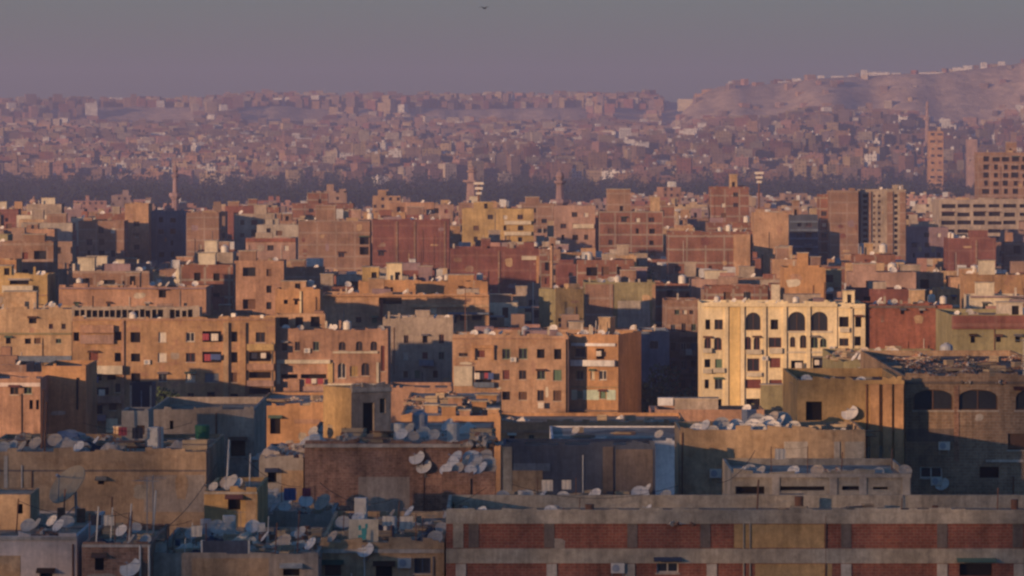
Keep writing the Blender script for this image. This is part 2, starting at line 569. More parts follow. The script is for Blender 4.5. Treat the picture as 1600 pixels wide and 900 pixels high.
        for q in hs:
            m2 = MB(); recess(m2, Matrix.Translation((x0, y0, 0)), *q, 0.3, mat, 'void'); m2.build('door', o)
        s.occ.append(((x0 + x1) / 2, y0 + dep / 2, max(w, dep) * 0.6))
        return o
    def ragged(s, n, seed, hmax=3.2, mats=None):
        """rooms, stubs of wall and unfinished columns standing on the roof, so that no roofline is a clean edge"""
        r = random.Random(seed)
        zr = s.h - s.par
        for i in range(n):
            w, dp = r.uniform(1.5, min(5.5, s.W * 0.45)), r.uniform(1.5, 4.0)
            if s.W - w < 1.2 or s.D - dp < 1.5: continue
            x, y = r.uniform(-s.W / 2 + w / 2 + 0.3, s.W / 2 - w / 2 - 0.3), r.uniform(-s.D / 2 + dp / 2 + 0.4, min(s.D / 2 - dp / 2 - 0.4, -s.D / 2 + dp / 2 + 7))
            if any(abs(x - a) < w / 2 + q and abs(y - c) < dp / 2 + q for a, c, q in s.occ): continue
            s.occ.append((x, y, max(w, dp) * 0.55))
            hz = r.choice((0.6, 0.9, 1.3, 1.8, 2.5, hmax))
            m = r.choice(mats or (s.mat, s.mat, s.sidemat, 'brick_tan', 'greybrown', 'tan', 'mauve'))
            mb = MB()
            hs = [(w * 0.3, w * 0.3 + min(0.9, w * 0.4), zr + 0.4, zr + min(2.0, hz - 0.3))] if hz > 2 and r.random() < 0.4 else []
            hs = facade(mb, (x - w / 2, y - dp / 2, 0), (1, 0, 0), w, zr, zr + hz, hs, m)
            for q in hs: recess(mb, Matrix.Translation((x - w / 2, y - dp / 2, 0)), *q, 0.3, m, 'void')
            mb.box(x - w / 2, x + w / 2, y - dp / 2, y + dp / 2, zr, zr + hz, m, skip='bf')
            if hz > 2: mb.box(x - w / 2 - 0.12, x + w / 2 + 0.12, y - dp / 2 - 0.12, y + dp / 2 + 0.12, zr + hz + 0.003, zr + hz + 0.14, 'concrete')
            s.part('roof_room', mb)
        for i in range(n):
            x, y = r.uniform(-s.W / 2 + 0.5, s.W / 2 - 0.5), -s.D / 2 + r.uniform(0.4, 3)
            if any((x - a) ** 2 + (y - c) ** 2 < (q + 0.4) ** 2 for a, c, q in s.occ): continue
            s.occ.append((x, y, 0.3))
            mb = MB(); t = r.uniform(0.12, 0.2); mb.box(x - t, x + t, y - t, y + t, zr, zr + r.uniform(0.7, 2.0), r.choice(('concrete', s.mat, 'palecon')), skip='b')
            s.part('column_stub', mb)
    def mess(s, n, seed, pal=None, faces='f'):
        """patches of later plaster, run-down pipes and small sheet awnings on the wall"""
        r = random.Random(seed)
        zt = s.h - s.par
        zlow = max(0.5, zt - 22)
        for i in range(n):
            face = r.choice(faces)
            o, ax, W = s.frame(face)
            k = r.random()
            mb = MB()
            if k < 0.6:
                w, h = r.uniform(0.4, 2.4), r.uniform(0.4, 2.2)
                u, v = r.uniform(0.1, max(0.2, W - w - 0.1)), r.uniform(zlow, zt - h - 0.1)
                if any(u < b + 0.05 and u + w > a - 0.05 and v < d + 0.05 and v + h > c - 0.05 for a, b, c, d in s.holes[face]): continue
                t = 0.012 + 0.004 * (i % 9)
                # a torn outline rather than a rectangle
                pts = []
                for q in range(12):
                    a = 2 * math.pi * q / 12
                    e = r.uniform(0.75, 1.0) / max(abs(math.cos(a)), abs(math.sin(a)))
                    pts.append((u + w / 2 + math.cos(a) * e * w / 2, -t, v + h / 2 + math.sin(a) * e * h / 2))
                m = r.choice(pal or (('brick_tan', 'brick_frame', 'mauve', 'brick_maroon', 'tan') if 'brick' in s.mat else ()) or ('tan', 'greybrown', 'apricot', 'salmon', 'brick_tan', 'concrete', 'cream'))
                mb.face(pts, m)
                for q in range(12):
                    a, b = pts[q], pts[(q + 1) % 12]
                    mb.face([a, (a[0], 0, a[2]), (b[0], 0, b[2]), b], m)
                s.part('plaster_patch', mb, face)
            elif k < 0.8:
                u, v1 = r.uniform(0.2, W - 0.2), r.uniform(zt - 8, zt)
                if any(a - 0.1 < u < b + 0.1 and c < v1 for a, b, c, d in s.holes[face]): continue
                mb.tube((u, -0.09, max(0.3, v1 - r.uniform(4, 14))), (u, -0.09, v1), 0.055, r.choice(('rust', 'steel', 'plastic_white', 'black')), 5)
                s.part('drain_pipe', mb, face)
            else:
                hs = s.holes[face]
                if not hs: continue
                a, b, c, d = r.choice(hs)
                m = r.choice(('rust', 'steel', 'slate', 'wood', 'cream', 'brick_maroon', 'shutter_green'))
                mb.face([(a - 0.2, -0.01, d + 0.25), (a - 0.2, -0.8, d - 0.02), (b + 0.2, -0.8, d - 0.02), (b + 0.2, -0.01, d + 0.25)], m)
                mb.face([(a - 0.2, -0.01, d + 0.22), (b + 0.2, -0.01, d + 0.22), (b + 0.2, -0.8, d - 0.05), (a - 0.2, -0.8, d - 0.05)], m)
                s.part('awning', mb, face)
    def roof_pt(s, px, y):
        """point of the roof in column px, y metres behind the front edge"""
        o = s.M @ Vector((-s.W / 2, -s.D / 2, 0)); ax = s.ax
        k = (px - CX) / F
        o = o + s.ay * y
        u = (k * o.y - o.x) / (ax.x - k * ax.y)
        q = o + ax * u
        return Vector((q.x, q.y, s.base + s.h - s.par))
    def finish(s):
        if s.done: return s
        s.done = True
        mb = MB()
        zt = s.h - s.par
        for fc in 'frlk':
            o, ax, w = s.frame(fc)
            facade(mb, o, ax, w, 0, zt, s.holes[fc], s.mat if fc == 'f' else s.sidemat)
        mb.build('wall', s.root)
        rf = MB()
        W, D = s.W / 2, s.D / 2
        rf.face([(-W, -D, zt), (W, -D, zt), (W, D, zt), (-W, D, zt)], s.roofmat)
        ro = rf.build('roof', s.root)
        if s.par > 0.05:
            p = MB(); t = 0.22; m = s.cap or s.mat; sm = s.cap or s.sidemat
            p.box(-W, W, -D, -D + t, zt, s.h, m, skip='b'); p.box(-W, W, D - t, D, zt, s.h, sm, skip='b')
            p.box(-W, -W + t, -D + t, D - t, zt, s.h, sm, skip='bfk'); p.box(W - t, W, -D + t, D - t, zt, s.h, sm, skip='bfk')
            p.build('parapet', ro)
            if s.d < 900:
                # the top course is broken and uneven
                r = random.Random(int(s.pxl * 3 + s.d))
                c = MB(); x = -W + 0.05; amp = 0.16 if s.d < 345 else 0.42
                while x < W - 0.3:
                    ln = r.uniform(0.3, 1.9)
                    e = min(W - 0.05, x + ln)
                    if True:
                        a, b_ = (r.uniform(0.04, amp), r.uniform(0.04, amp)) if r.random() < 0.6 else (0.02, 0.02)
                        y0, y1 = -D + 0.003, -D + t - 0.003
                        q = [(x, y0, s.h), (e, y0, s.h), (e, y1, s.h), (x, y1, s.h)]
                        u = [(x, y0, s.h + a), (e, y0, s.h + b_), (e, y1, s.h + b_), (x, y1, s.h + a)]
                        for i, j in ((0, 1), (1, 2), (2, 3), (3, 0)): c.face([q[i], q[j], u[j], u[i]], m)
                        c.face(u, m)
                    x = e
                if c.f: c.build('broken_brick_edge', ro)
        return s

# ------------------------------------------------------------------ land
CREST = [(-400, 182), (0, 180), (150, 178), (320, 176), (345, 164), (420, 162), (600, 163), (800, 166), (1000, 162), (1050, 150), (1090, 136), (1130, 132), (1200, 131),
         (1280, 123), (1340, 120), (1450, 117), (1520, 109), (1590, 99), (1800, 92), (2200, 90)]
def lerp_tab(tab, x):
    if x <= tab[0][0]: return tab[0][1]
    for (a, b), (c, d) in zip(tab, tab[1:]):
        if x <= c: return b + (d - b) * (x - a) / (c - a)
    return tab[-1][1]
LIMIT = [(900, 186), (1040, 178), (1100, 184), (1200, 184), (1290, 168), (1400, 176), (1450, 190), (1540, 200), (1600, 172), (2200, 172)]
def smooth(t):
    t = min(1.0, max(0.0, t)); return t * t * (3 - 2 * t)
def zrow(py, d): return H + (HY - py) * d / F
def land(x, y):
    """the plain, then a slow rise with a sandy cliff in it; the right-hand hill stands nearer and steeper"""
    if y < 4300: return 0.0
    px = CX + F * x / y
    crest = lerp_tab(CREST, px)
    t = y - 4400
    wob = noise.noise((x / 130, 3.3, 0)) * 70 + noise.noise((x / 38, 7.7, 0)) * 34 + abs(noise.noise((x / 17, y / 400, 2))) * 46
    yl = y + wob
    # far cliff
    lo, hi_, top = zrow(197, 8200), zrow(169, 8300), zrow(max(crest, 160), 9000)
    if t <= 0: zl = 0
    elif yl < 8200: zl = lo * (t / 3800) ** 1.1 if t > 0 else 0
    elif yl < 8300: zl = lo + (hi_ - lo) * (yl - 8200) / 100
    else: zl = hi_ + (top - hi_) * min(1, (yl - 8300) / 700)
    if y > 9000: zl -= (y - 9000) * 0.02
    # right-hand hill
    lo, top = zrow(lerp_tab(LIMIT, px) + 8, 7200), zrow(crest, 7450)
    if t <= 0: zr = 0
    elif yl < 7200: zr = lo * (max(0, t) / 2800) ** 1.15
    elif yl < 7400: zr = lo + (top - lo) * ((yl - 7200) / 200) ** 0.85
    else: zr = top - max(0, y - 7600) * 0.012
    z = max(zl, zr * smooth((px - 900) / 240))
    k = smooth(t / 1500)
    return max(0.0, z + k * (noise.noise((x / 200, y / 200, 0.3)) * 4 + noise.noise((x / 55, y / 120, 2.3)) * 3))

def bare(x, y):
    """slopes of open sand where nothing is built"""
    px = CX + F * x / y
    n = noise.noise((x / 70, y / 160, 1.7))
    if px > 1030 + 30 * n: return y > 7120 + 130 * n
    m = noise.noise((px / 55, 0.4, 1.1))
    if (375 < px < 590 or 640 < px < 1010 or 150 < px < 300) and m > -0.28: return 7720 + 260 * n < y < 8330 + 40 * n
    return False

def sheet(name, xs, ys, fn, mat):
    me = bpy.data.meshes.new(name)
    v = [(x, y, fn(x, y)) for y in ys for x in xs]
    n = len(xs)
    f = [(j * n + i, j * n + i + 1, (j + 1) * n + i + 1, (j + 1) * n + i) for j in range(len(ys) - 1) for i in range(n - 1)]
    me.from_pydata(v, [], f)
    me.polygons.foreach_set('use_smooth', [True] * len(f))
    me.materials.append(mat)
    me.update()
    return link(name, me)

def ground_mat():
    m, t, p = new_mat('earth')
    g = G(t)
    n1 = g.ramp(g.noise(g.pos((1, 1, 1)), 0.012, 6.0, 0.65), 0.35, 0.65)
    c = g.mix(n1, (0.60, 0.42, 0.29), (0.46, 0.31, 0.21))
    n2 = g.ramp(g.noise(g.pos((1, 1, 3)), 0.06, 6.0, 0.7), 0.4, 0.62, 0.7, 1.15)
    c = g.scale(c, n2)
    g.l(c, p.inputs['Base Color'])
    b = g.n('ShaderNodeBump'); b.inputs['Strength'].default_value = 1.0; b.inputs['Distance'].default_value = 6.0
    g.l(g.noise(g.pos((1, 1, 1)), 0.03, 7.0, 0.7), b.inputs['Height'])
    g.l(b.outputs[0], p.inputs['Normal'])
    return m
EARTH = ground_mat()
def span(a, b, st):
    n = int(round((b - a) / st)); return [a + (b - a) * i / n for i in range(n + 1)]
gx = span(-3000, -1600, 200) + span(-1560, -800, 40) + span(-780, 1200, 15) + span(1240, 1560, 40) + span(1600, 3000, 200)
gy = span(-900, 4200, 300) + span(4300, 7000, 60) + span(7030, 9300, 25) + span(9350, 10500, 80) + span(10700, 12000, 200)
tag(sheet('ground', gx, gy, land, EARTH), 'dusty ground of the plain rising into sandy hills behind the city', 'ground', kind='structure')

# added, out of view: terrace at the eye, ridge placed behind to shade near roofs
RIDGE_Z = 68.0
def ridge_top(x):
    if x < -640 or x > -280: return max(46.0, RIDGE_Z - (abs(x + 460) - 180) * 0.4)
    return RIDGE_Z + noise.noise((x / 55, 0.5, 0)) * 2.5 + noise.noise((x / 14, 9.5, 0)) * 1.0
def added_scarp(x, y):
    """profile from the plain (y=40) up to the terrace and the ridge at y=-100"""
    tab = [(-520, -0.5), (-300, ridge_top(x) * 0.82), (-160, ridge_top(x) * 0.97), (-100, ridge_top(x)), (-78, 62), (-60, 45.4), (3, 45.3), (14, 20), (42, -1.5)]
    z = lerp_tab(tab, y)
    if -100 < y < -62 or 4 < y < 40: z += noise.noise((x / 12, y / 9, 3)) * 3
    return z
ey = [-520, -420, -300, -220, -160, -120, -100, -95, -88, -78, -70, -60, -40, -20, 0, 3, 8, 14, 24, 33, 42]
tag(sheet('cliff', span(-900, 600, 6), ey, added_scarp, EARTH), 'unseen sandy ridge and terrace added behind the eye to shade the near roofs', 'cliff', kind='structure')

plain('leaf', (0.045, 0.065, 0.03), 0.8, var=0.35)
plain('leaf_light', (0.075, 0.10, 0.04), 0.8, var=0.35)
def sun_filter_wood():
    """unseen wood added behind the eye to thin the sun on the near roofs"""
    r = random.Random(31)
    m = MB()
    for i in range(FILTER_LEAVES):
        x = r.uniform(-660, -270); y = r.uniform(-150, -95)
        z = 63 + 42.5 * r.random() + noise.noise((x / 9, y / 9, 1)) * 1.5 - (y + 100) * 0.02
        if z < ridge_top(x) - 2: continue
        # openings cut along the sunlight to throw sun patches on chosen near walls
        xs, zs = x - (y + 100) * 0.9, z + (y + 100) * 0.1414
        if any(abs(xs - a) < w and lo < zs < hi for a, w, lo, hi in SUN_SLOTS): continue
        q = Vector((r.gauss(0, 1), r.gauss(0, 1), r.gauss(0, 0.7))).normalized()
        a = q.orthogonal().normalized() * r.uniform(.7, 1.5); b_ = q.cross(a).normalized() * r.uniform(.6, 1.2)
        p = Vector((x, y, z))
        m.face([p - a, p - b_ * .8, p + a, p + b_], 'leaf' if r.random() < .6 else 'leaf_light')
    for i in range(70):
        x = r.uniform(-660, -270); y = r.uniform(-145, -100); z = added_scarp(x, y)
        m.tube((x, y, z - 1), (x + r.uniform(-1, 1), y, 97), 0.35, 'bark', 5, r2=0.12)
    tag(m.build('sun_filter_wood'), 'unseen open wood added on the ridge to filter the sun on near roofs', 'woods', kind='stuff')
FILTER_LEAVES = 17800
SUN_SLOTS = [(-424, 3.4, 91, 100), (-473, 3.0, 93, 101), (-443, 2.6, 82, 89)]
plain('bark', (0.10, 0.07, 0.05), 0.9)
sun_filter_wood()

def haze():
    m = bpy.data.materials.new('air'); m.use_nodes = True
    t = m.node_tree; t.nodes.clear()
    out = t.nodes.new('ShaderNodeOutputMaterial')
    v = t.nodes.new('ShaderNodeVolumePrincipled')
    v.inputs['Color'].default_value = (*HAZE_COLOR, 1)
    v.inputs['Density'].default_value = HAZE_DENSITY
    v.inputs['Anisotropy'].default_value = 0.22
    t.links.new(v.outputs[0], out.inputs['Volume'])
    MATS['air'] = m
    b = MB(); b.box(-3100, 3100, -950, 12100, -4, 232, 'air')
    tag(b.build('haze'), 'thin evening haze lying over the whole city', 'haze', kind='stuff')
haze()

# ------------------------------------------------------------------ near buildings, in the shade of the added ridge
B = {}
def add(key, *a, **k):
    B[key] = Bld(*a, **k); return B[key]

# the red brick frame building along the bottom
b = add('frame', 'brick_building', 'unfinished red brick building with bare concrete beams and columns, nearest along the bottom', 'building',
        697, 0, 1660, 797, 340, D=15, mat='brick_red', roof='roofdust', par=0.9, phrase='the red brick frame building', cap='concrete')
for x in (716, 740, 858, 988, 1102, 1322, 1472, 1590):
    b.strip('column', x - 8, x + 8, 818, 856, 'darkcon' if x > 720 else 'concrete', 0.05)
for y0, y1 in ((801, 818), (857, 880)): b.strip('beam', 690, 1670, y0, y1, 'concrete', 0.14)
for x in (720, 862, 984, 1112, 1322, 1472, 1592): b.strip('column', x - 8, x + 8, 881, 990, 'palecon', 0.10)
b.strip('plaster_patch', 1147, 1288, 819, 856, 'mustard', 0.03, label='mustard plaster patch over the brick')
b.strip('plaster_patch', 1180, 1300, 881, 960, 'mustard', 0.03)
b.win(1043, 885, 34, 20, 'win', 'plastic_white'); b.win(1525, 888, 52, 24, 'open'); b.win(1340, 930, 30, 30, 'win')
b.win(800, 935, 30, 30, 'win'); b.win(925, 935, 30, 30, 'shut', 'wood_red')
for x in (1162, 1172): b.pipe(x, 812, 905, 'concrete', 0.06)
b.pipe(1290, 806, 905, 'rust')

b = add('corner', 'concrete_building', 'narrow tan concrete corner block with a recessed balcony beside the red brick building', 'building',
        500, 0, 694, 848, 345, D=30, mat='tan', roof='roofdust', par=0.5, phrase='the tan corner block')
b.win(660, 884, 26, 24, 'win', 'plastic_blue'); b.win(600, 892, 26, 20, 'open'); b.win(520, 890, 26, 20, 'shut', 'wood')
b.strip('ledge', 498, 700, 858, 864, 'palecon', 0.18)

b = add('crackwall', 'rendered_building', 'tan rendered block with a blank cracked wall behind the slotted concrete terrace', 'building',
        1062, 0, 1352, 672, 392, D=12.5, mat='tan', roof='roofdust', par=0.7, phrase='the tan cracked-wall block')
b.pipe(1066, 676, 815, 'rust', 0.05); b.strip('ledge', 1075, 1140, 778, 782, 'palecon', 0.1)
b.strip('patch', 1225, 1262, 690, 734, 'palecon', 0.03); b.strip('patch', 1320, 1350, 690, 734, 'concrete', 0.03); b.strip('column', 1303, 1312, 690, 740, 'palecon', 0.12)

b = add('terrace', 'concrete_building', 'low grey concrete block with dark ventilation slots and a row of dishes on its roof', 'building',
        1145, 0, 1424, 740, 368, D=18, mat='concrete', roof='roofpale', par=0.5, phrase='the slotted concrete block')
b.win(1172, 766, 46, 12, 'open'); b.win(1254, 763, 70, 7, 'open'); b.win(1330, 763, 28, 6, 'open'); b.win(1376, 763, 24, 4, 'open')
b.win(1236, 794, 28, 36, 'win', 'wood')
for x in (1212, 1302, 1348, 1416): b.strip('column', x - 6, x + 6, 746, 830, 'palecon', 0.12)
b.strip('ledge', 1145, 1215, 776, 781, 'palecon', 0.15)
b.strip('coping', 1140, 1428, 740.5, 746, 'palecon', 0.16)

b = add('pilaster', 'rendered_building', 'mustard walled block with a pair of tall orange pilasters at its corner', 'building',
        1246, 0, 1413, 594, 405, D=22, mat='mustard', roof='roofdark', par=0.7, phrase='the mustard pilaster block')
for x in (1366, 1386, 1404): b.strip('pilaster', x - 7, x + 7, 600, 740, 'orange', 0.45)
b.win(1272, 642, 26, 30, 'open'); b.win(1274, 690, 22, 26, 'shut', 'wood'); b.pipe(1354, 600, 735, 'rust', 0.06)

b = add('arched', 'brick_building', 'big brown brick block with two wide arched windows under its roof edge', 'building',
        1414, 0, 1680, 588, 407, D=52, mat='brick_brown', roof='roofdark', par=0.5, phrase='the big brown brick block')
for x in (1458, 1528): b.win(x, 625, 62, 32, 'arch', 'wood', wall='brick_brown')
b.win(1455, 738, 34, 18, 'win', 'plastic_white'); b.win(1546, 738, 30, 18, 'open'); b.win(1590, 690, 30, 26, 'shut', 'wood')
b.strip('ledge', 1540, 1600, 718, 722, 'palecon', 0.25); b.strip('ledge', 1414, 1690, 784, 800, 'mustard', 0.35); b.strip('band', 1414, 1690, 596, 600, 'darkcon', 0.1)
b.strip('column', 1491, 1498, 602, 720, 'brick_rough', 0.08); b.strip('patch', 1416, 1490, 670, 690, 'darkcon', 0.025)
b.win(1612, 625, 50, 32, 'arch', 'wood', wall='brick_brown')

# the dark sheeted enclosure on the roofs in the middle
b = add('shed', 'rooftop_shed', 'long dark blue grey sheeted shed standing on a roof among dishes', 'shed',
        786, 0, 1024, 696, 385, D=9, mat='slate', roof='roofdark', par=0.25, phrase='the dark sheeted shed')
b.strip('post', 942, 958, 698, 790, 'darkcon', 0.12); b.strip('post', 786, 800, 698, 790, 'concrete', 0.12); b.strip('panel', 962, 1020, 702, 790, 'darkcon', 0.05)
b.strip('panel', 800, 848, 735, 790, 'brown', 0.06); b.win(972, 775, 40, 20, 'shut', 'wood_red'); b.strip('band', 802, 860, 724, 736, 'bluegrey', 0.05)
b = add('shedbase', 'rendered_building', 'brown block under the dark sheeted shed, its roof littered with dishes', 'building',
        776, 0, 1060, 788, 375, D=9.5, mat='brown', roof='roofdust', par=0.2, phrase='the low brown block')

# left
b = add('brownwall', 'rendered_building', 'large blank brown wall of a flat roofed block with heaps of junk on top', 'building',
        -40, 0, 322, 706, 400, D=25, mat='brown', roof='roofdust', par=0.35, phrase='the blank brown wall block')
b.strip('band', -40, 330, 734, 737, 'darkcon', 0.02); b.strip('column', 6, 12, 712, 800, 'palecon', 0.08); b.pipe(50, 735, 800, 'rust', 0.05)
b.win(158, 753, 10, 8, 'open'); b.strip('patch', 225, 320, 742, 800, 'greybrown', 0.015)
b = add('greytop', 'rendered_building', 'grey brown stuccoed block rising behind the blank brown wall', 'building',
        234, 0, 397, 640, 430, D=22, mat='greybrown', roof='roofdust', par=0.6, phrase='the grey brown stuccoed block')
b.win(268, 664, 6, 14, 'open'); b.pipe(338, 645, 765, 'rust', 0.07); b.win(372, 700, 22, 26, 'shut', 'wood')
b = add('hutdark', 'rooftop_hut', 'small dark grey roof hut with a white post beside it', 'hut',
        190, 0, 232, 642, 418, D=6, mat='grey', roof='roofdark', par=0.1, phrase='the dark grey roof hut', base=H - (706 - HY) * 400 / F - 0.35)
b.win(203, 684, 16, 10, 'open'); b.win(220, 672, 12, 14, 'shut', 'wood')
b = add('whitewall', 'rendered_building', 'pinkish white plastered block with a flat tan roof at the bottom corner', 'building',
        -60, 0, 120, 838, 345, D=24, mat='pinkwhite', roof='roofdust', par=0.15, phrase='the pinkish white block')
b.win(72, 900, 20, 14, 'open'); b.strip('patch', -20, 32, 868, 960, 'tan', 0.03); b.strip('coping', -60, 122, 838.5, 844, 'palecon', 0.1); b.pipe(114, 850, 960, 'rust', 0.06)
b = add('doorhut', 'rooftop_hut', 'small brown roof hut with an open black doorway', 'hut',
        -30, 0, 47, 773, 353, D=7, mat='brown', roof='roofdust', par=0.1, phrase='the brown hut with the black doorway', base=H - (838 - HY) * 345 / F - 0.15)
b.win(2, 812, 12, 40, 'door'); b.win(31, 795, 9, 16, 'open')
b = add('lowbrown', 'brick_building', 'low rough brick block between the white wall and the cluttered tan roof', 'building',
        128, 0, 236, 850, 336, D=18, mat='brick_rough', roof='roofdust', par=0.4, phrase='the low rough brick block')
b.win(155, 880, 14, 22, 'open'); b.strip('coping', 126, 240, 850.5, 855, 'palecon', 0.12)
for x in (219, 233): b.pipe(x, 852, 905, 'plastic_white', 0.08)
b = add('cluttered', 'concrete_building', 'brown grey block whose flat roof is crowded with crates and dishes', 'building',
        240, 0, 497, 866, 338, D=24, mat='greybrown', roof='roofdust', par=0.35, phrase='the cluttered grey block')
b.strip('patch', 300, 420, 872, 960, 'brown', 0.02); b.win(455, 893, 26, 14, 'open')
b = add('windowhut', 'rendered_building', 'small orange brown block with one square black window', 'building',
        319, 0, 402, 768, 368, D=16, mat='mustard', roof='roofdust', par=0.3, phrase='the small block with one black window')
b.win(366, 787, 20, 19, 'open'); b.strip('coping', 317, 404, 768.5, 772, 'palecon', 0.12); b.strip('patch', 384, 400, 774, 815, 'tan', 0.02)
b = add('greyplat', 'rendered_building', 'grey stained block with tarpaulins between two brick houses', 'building',
        405, 0, 474, 716, 404, D=20, mat='grey', roof='roofpale', par=0.2, phrase='the grey stained block')
b.strip('patch', 440, 474, 735, 800, 'tan', 0.02); b.win(425, 745, 14, 18, 'open')
b = add('rubblebrick', 'brick_building', 'rough reddish brown brick block with a pale slab edge and an empty wall', 'building',
        476, 0, 770, 693, 400, D=32, mat='brick_rough', roof='roofpale', par=0.1, phrase='the rough reddish brick block')
b.strip('slab_edge', 474, 772, 693.5, 699, 'palecon', 0.25); b.pipe(662, 700, 800, 'rust', 0.05); b.strip('patch', 560, 640, 745, 800, 'greybrown', 0.02)
b.pipe(736, 700, 800, 'rust', 0.05)
b = add('doorbox', 'rooftop_hut', 'tan box shaped stair house with a tall black doorway on the brick roof', 'hut',
        505, 549, 611, 606, 407, th=-36, mat='greybrown', side='mustard', roof='palecon', par=0.12, phrase='the tan stair house', base=H - (693 - HY) * 400 / F - 0.1)
b.win(576, 654, 18, 48, 'door'); b.win(598, 634, 9, 22, 'open'); b.strip('coping', 549, 612, 606.5, 611, 'palecon', 0.12)

# just beyond the shade, catching the sun
b = add('sunblock', 'rendered_building', 'bare orange wall of a small block catching the full sun', 'building',
        66, 0, 134, 572, 590, D=16, mat='orange', roof='roofdust', par=0.5, phrase='the bare orange block')
b.pipe(121, 590, 640, 'black', 0.12)
b = add('sunlow', 'rendered_building', 'low salmon block with slit windows at the edge beside the bare orange wall', 'building',
        -40, 0, 63, 592, 580, D=18, mat='salmon', roof='roofpale', par=0.5, phrase='the low salmon block')
b.row(610, 12, (22, 44), 14, 'shut', 'wood'); b.row(632, 14, (48, 58), 5, 'open'); b.strip('band', -40, 66, 598, 604, 'pinkwhite', 0.15)
b = add('sunwall', 'rendered_building', 'low bright orange wall under a dusty grey roof behind the tan stair house', 'building',
        399, 0, 508, 634, 545, D=30, mat='orange', roof='roofpale', par=0.3, phrase='the low orange wall')
b.win(430, 665, 16, 26, 'open'); b.win(470, 640, 6, 6, 'open'); b.strip('patch', 460, 500, 655, 662, 'salmon', 0.05)
b = add('paleroof', 'rendered_building', 'low block under a wide dusty grey roof with a crumbling orange front', 'building',
        626, 0, 782, 650, 530, D=52, mat='orange', roof='roofpale', par=0.1, phrase='the wide dusty grey roof')
b.row(664, 6, (700, 716, 734, 752, 768), 6, 'open'); b.row(676, 8, (708, 728, 760), 8, 'open')
for a, c, t, y, mt in ((690, 712, 636, 2, 'orange'), (718, 734, 642, 1, 'salmon'), (738, 760, 628, 6, 'orange'), (762, 779, 640, 0.6, 'apricot'), (700, 722, 622, 16, 'salmon'), (744, 776, 618, 26, 'orange'), (664, 684, 634, 8, 'apricot')):
    b.hut(a, c, t, 3, y, mt, False)
b = add('longorange', 'rendered_building', 'long low orange block with a dark awning below the orange flats', 'building',
        772, 0, 1072, 660, 600, D=22, mat='orange', roof='roofdust', par=0.4, phrase='the long low orange block')
b.strip('band', 772, 1072, 672, 676, 'salmon', 0.2); b.row(683, 8, (800, 830, 870, 905, 950, 990, 1040), 9, 'shut', 'wood_red')
b = add('whiteroof', 'rendered_building', 'low block with a whitewashed flat roof behind the dark sheeted shed', 'building',
        862, 0, 1072, 689, 480, D=26, mat='white', roof='roofpale', par=0.15, phrase='the whitewashed roof')
b.row(700, 8, (900, 950, 1000), 9, 'open')
b = add('junkroof', 'rendered_building', 'dark olive block with a junk covered roof below the yellow flats', 'building',
        1318, 0, 1500, 566, 500, D=34, mat='olive', roof='roofdark', par=0.3, phrase='the junk covered olive roof')
b.win(1350, 585, 14, 14, 'open')
b = add('twotone', 'rendered_building', 'two tone block, maroon above and olive below, by the picture edge', 'building',
        1487, 0, 1680, 492, 640, D=24, mat='olive', roof='roofdust', par=0.5, phrase='the maroon and olive block')
b.strip('band', 1480, 1690, 493, 514, 'brick_maroon', 0.3); b.row(530, 10, (1520, 1560, 1590), 8, 'open')
b.hut(1560, 1598, 474, 3, 2, 'palecon')

# ------------------------------------------------------------------ the sunlit flats in the middle distance
b = add('orangeflats', 'apartment_building', 'long orange block of flats with three rows of square windows and recessed balconies', 'apartment building',
        113, 0, 430, 498, 750, D=15, mat='ochre', roof='roofdust', par=0.7, phrase='the long orange flats', vis=690)
b.strip('cornice', 113, 430, 498.5, 501, 'salmon', 0.25)
for y in (527, 559, 590): b.row(y, 14, (212, 254, 298), 14, 'win', 'wood')
for y in (621, 652, 683): b.row(y, 14, (212, 254, 298, 330, 366), 12, 'shut', 'wood')
for y in (526, 558): b.win(331, y, 30, 17, 'loggia')
b.win(331, 590, 22, 14, 'shut', 'bluegrey')
for y in (526, 558, 590): b.row(y, 15, (366,), 10, 'win', 'wood_red')
b.strip('bay', 349, 357, 504, 680, 'tan', 0.5); b.strip('bay', 375, 384, 504, 680, 'ochre', 0.5)
b.win(407, 527, 15, 16, 'win', 'wood'); b.win(406, 557, 34, 15, 'loggia'); b.win(406, 586, 34, 10, 'loggia'); b.win(406, 611, 34, 10, 'loggia')
b.balcony(386, 428, 537, 546, 'gold'); b.balcony(386, 428, 568, 577, 'salmon'); b.balcony(386, 428, 594, 602, 'pink'); b.balcony(386, 428, 618, 626, 'salmon')
b.win(119, 526, 9, 14, 'loggia'); b.win(184, 525, 12, 14, 'loggia'); b.win(184, 558, 10, 14, 'loggia'); b.win(146, 557, 14, 14, 'shut', 'wood_red')
b.strip('band', 126, 178, 508, 520, 'salmon', 0.9); b.strip('band', 126, 178, 523, 537, 'pink', 0.6); b.balcony(137, 192, 571, 583, 'cream', 1.2)
b.win(150, 590, 18, 10, 'loggia'); b.win(174, 590, 14, 8, 'loggia'); b.win(184, 606, 8, 14, 'win'); b.win(155, 611, 30, 12, 'loggia'); b.balcony(138, 190, 618, 628, 'salmon', 1.0)
b.win(150, 640, 20, 14, 'loggia'); b.win(176, 636, 12, 10, 'shut', 'wood'); b.balcony(138, 166, 648, 656, 'mauve', 1.0); b.strip('panel', 166, 184, 654, 676, 'yellow', 0.3)
b.strip('pilaster', 190, 194, 500, 690, 'salmon', 0.3)
b = add('attic', 'attic_storey', 'flat roofed attic storey with a long row of dark openings on the orange flats', 'attic',
        112, 0, 312, 481, 757, D=6, mat='greybrown', roof='roofdust', par=0.15, phrase='the row of attic openings', base=H - (498 - HY) * 750 / F - 0.7)
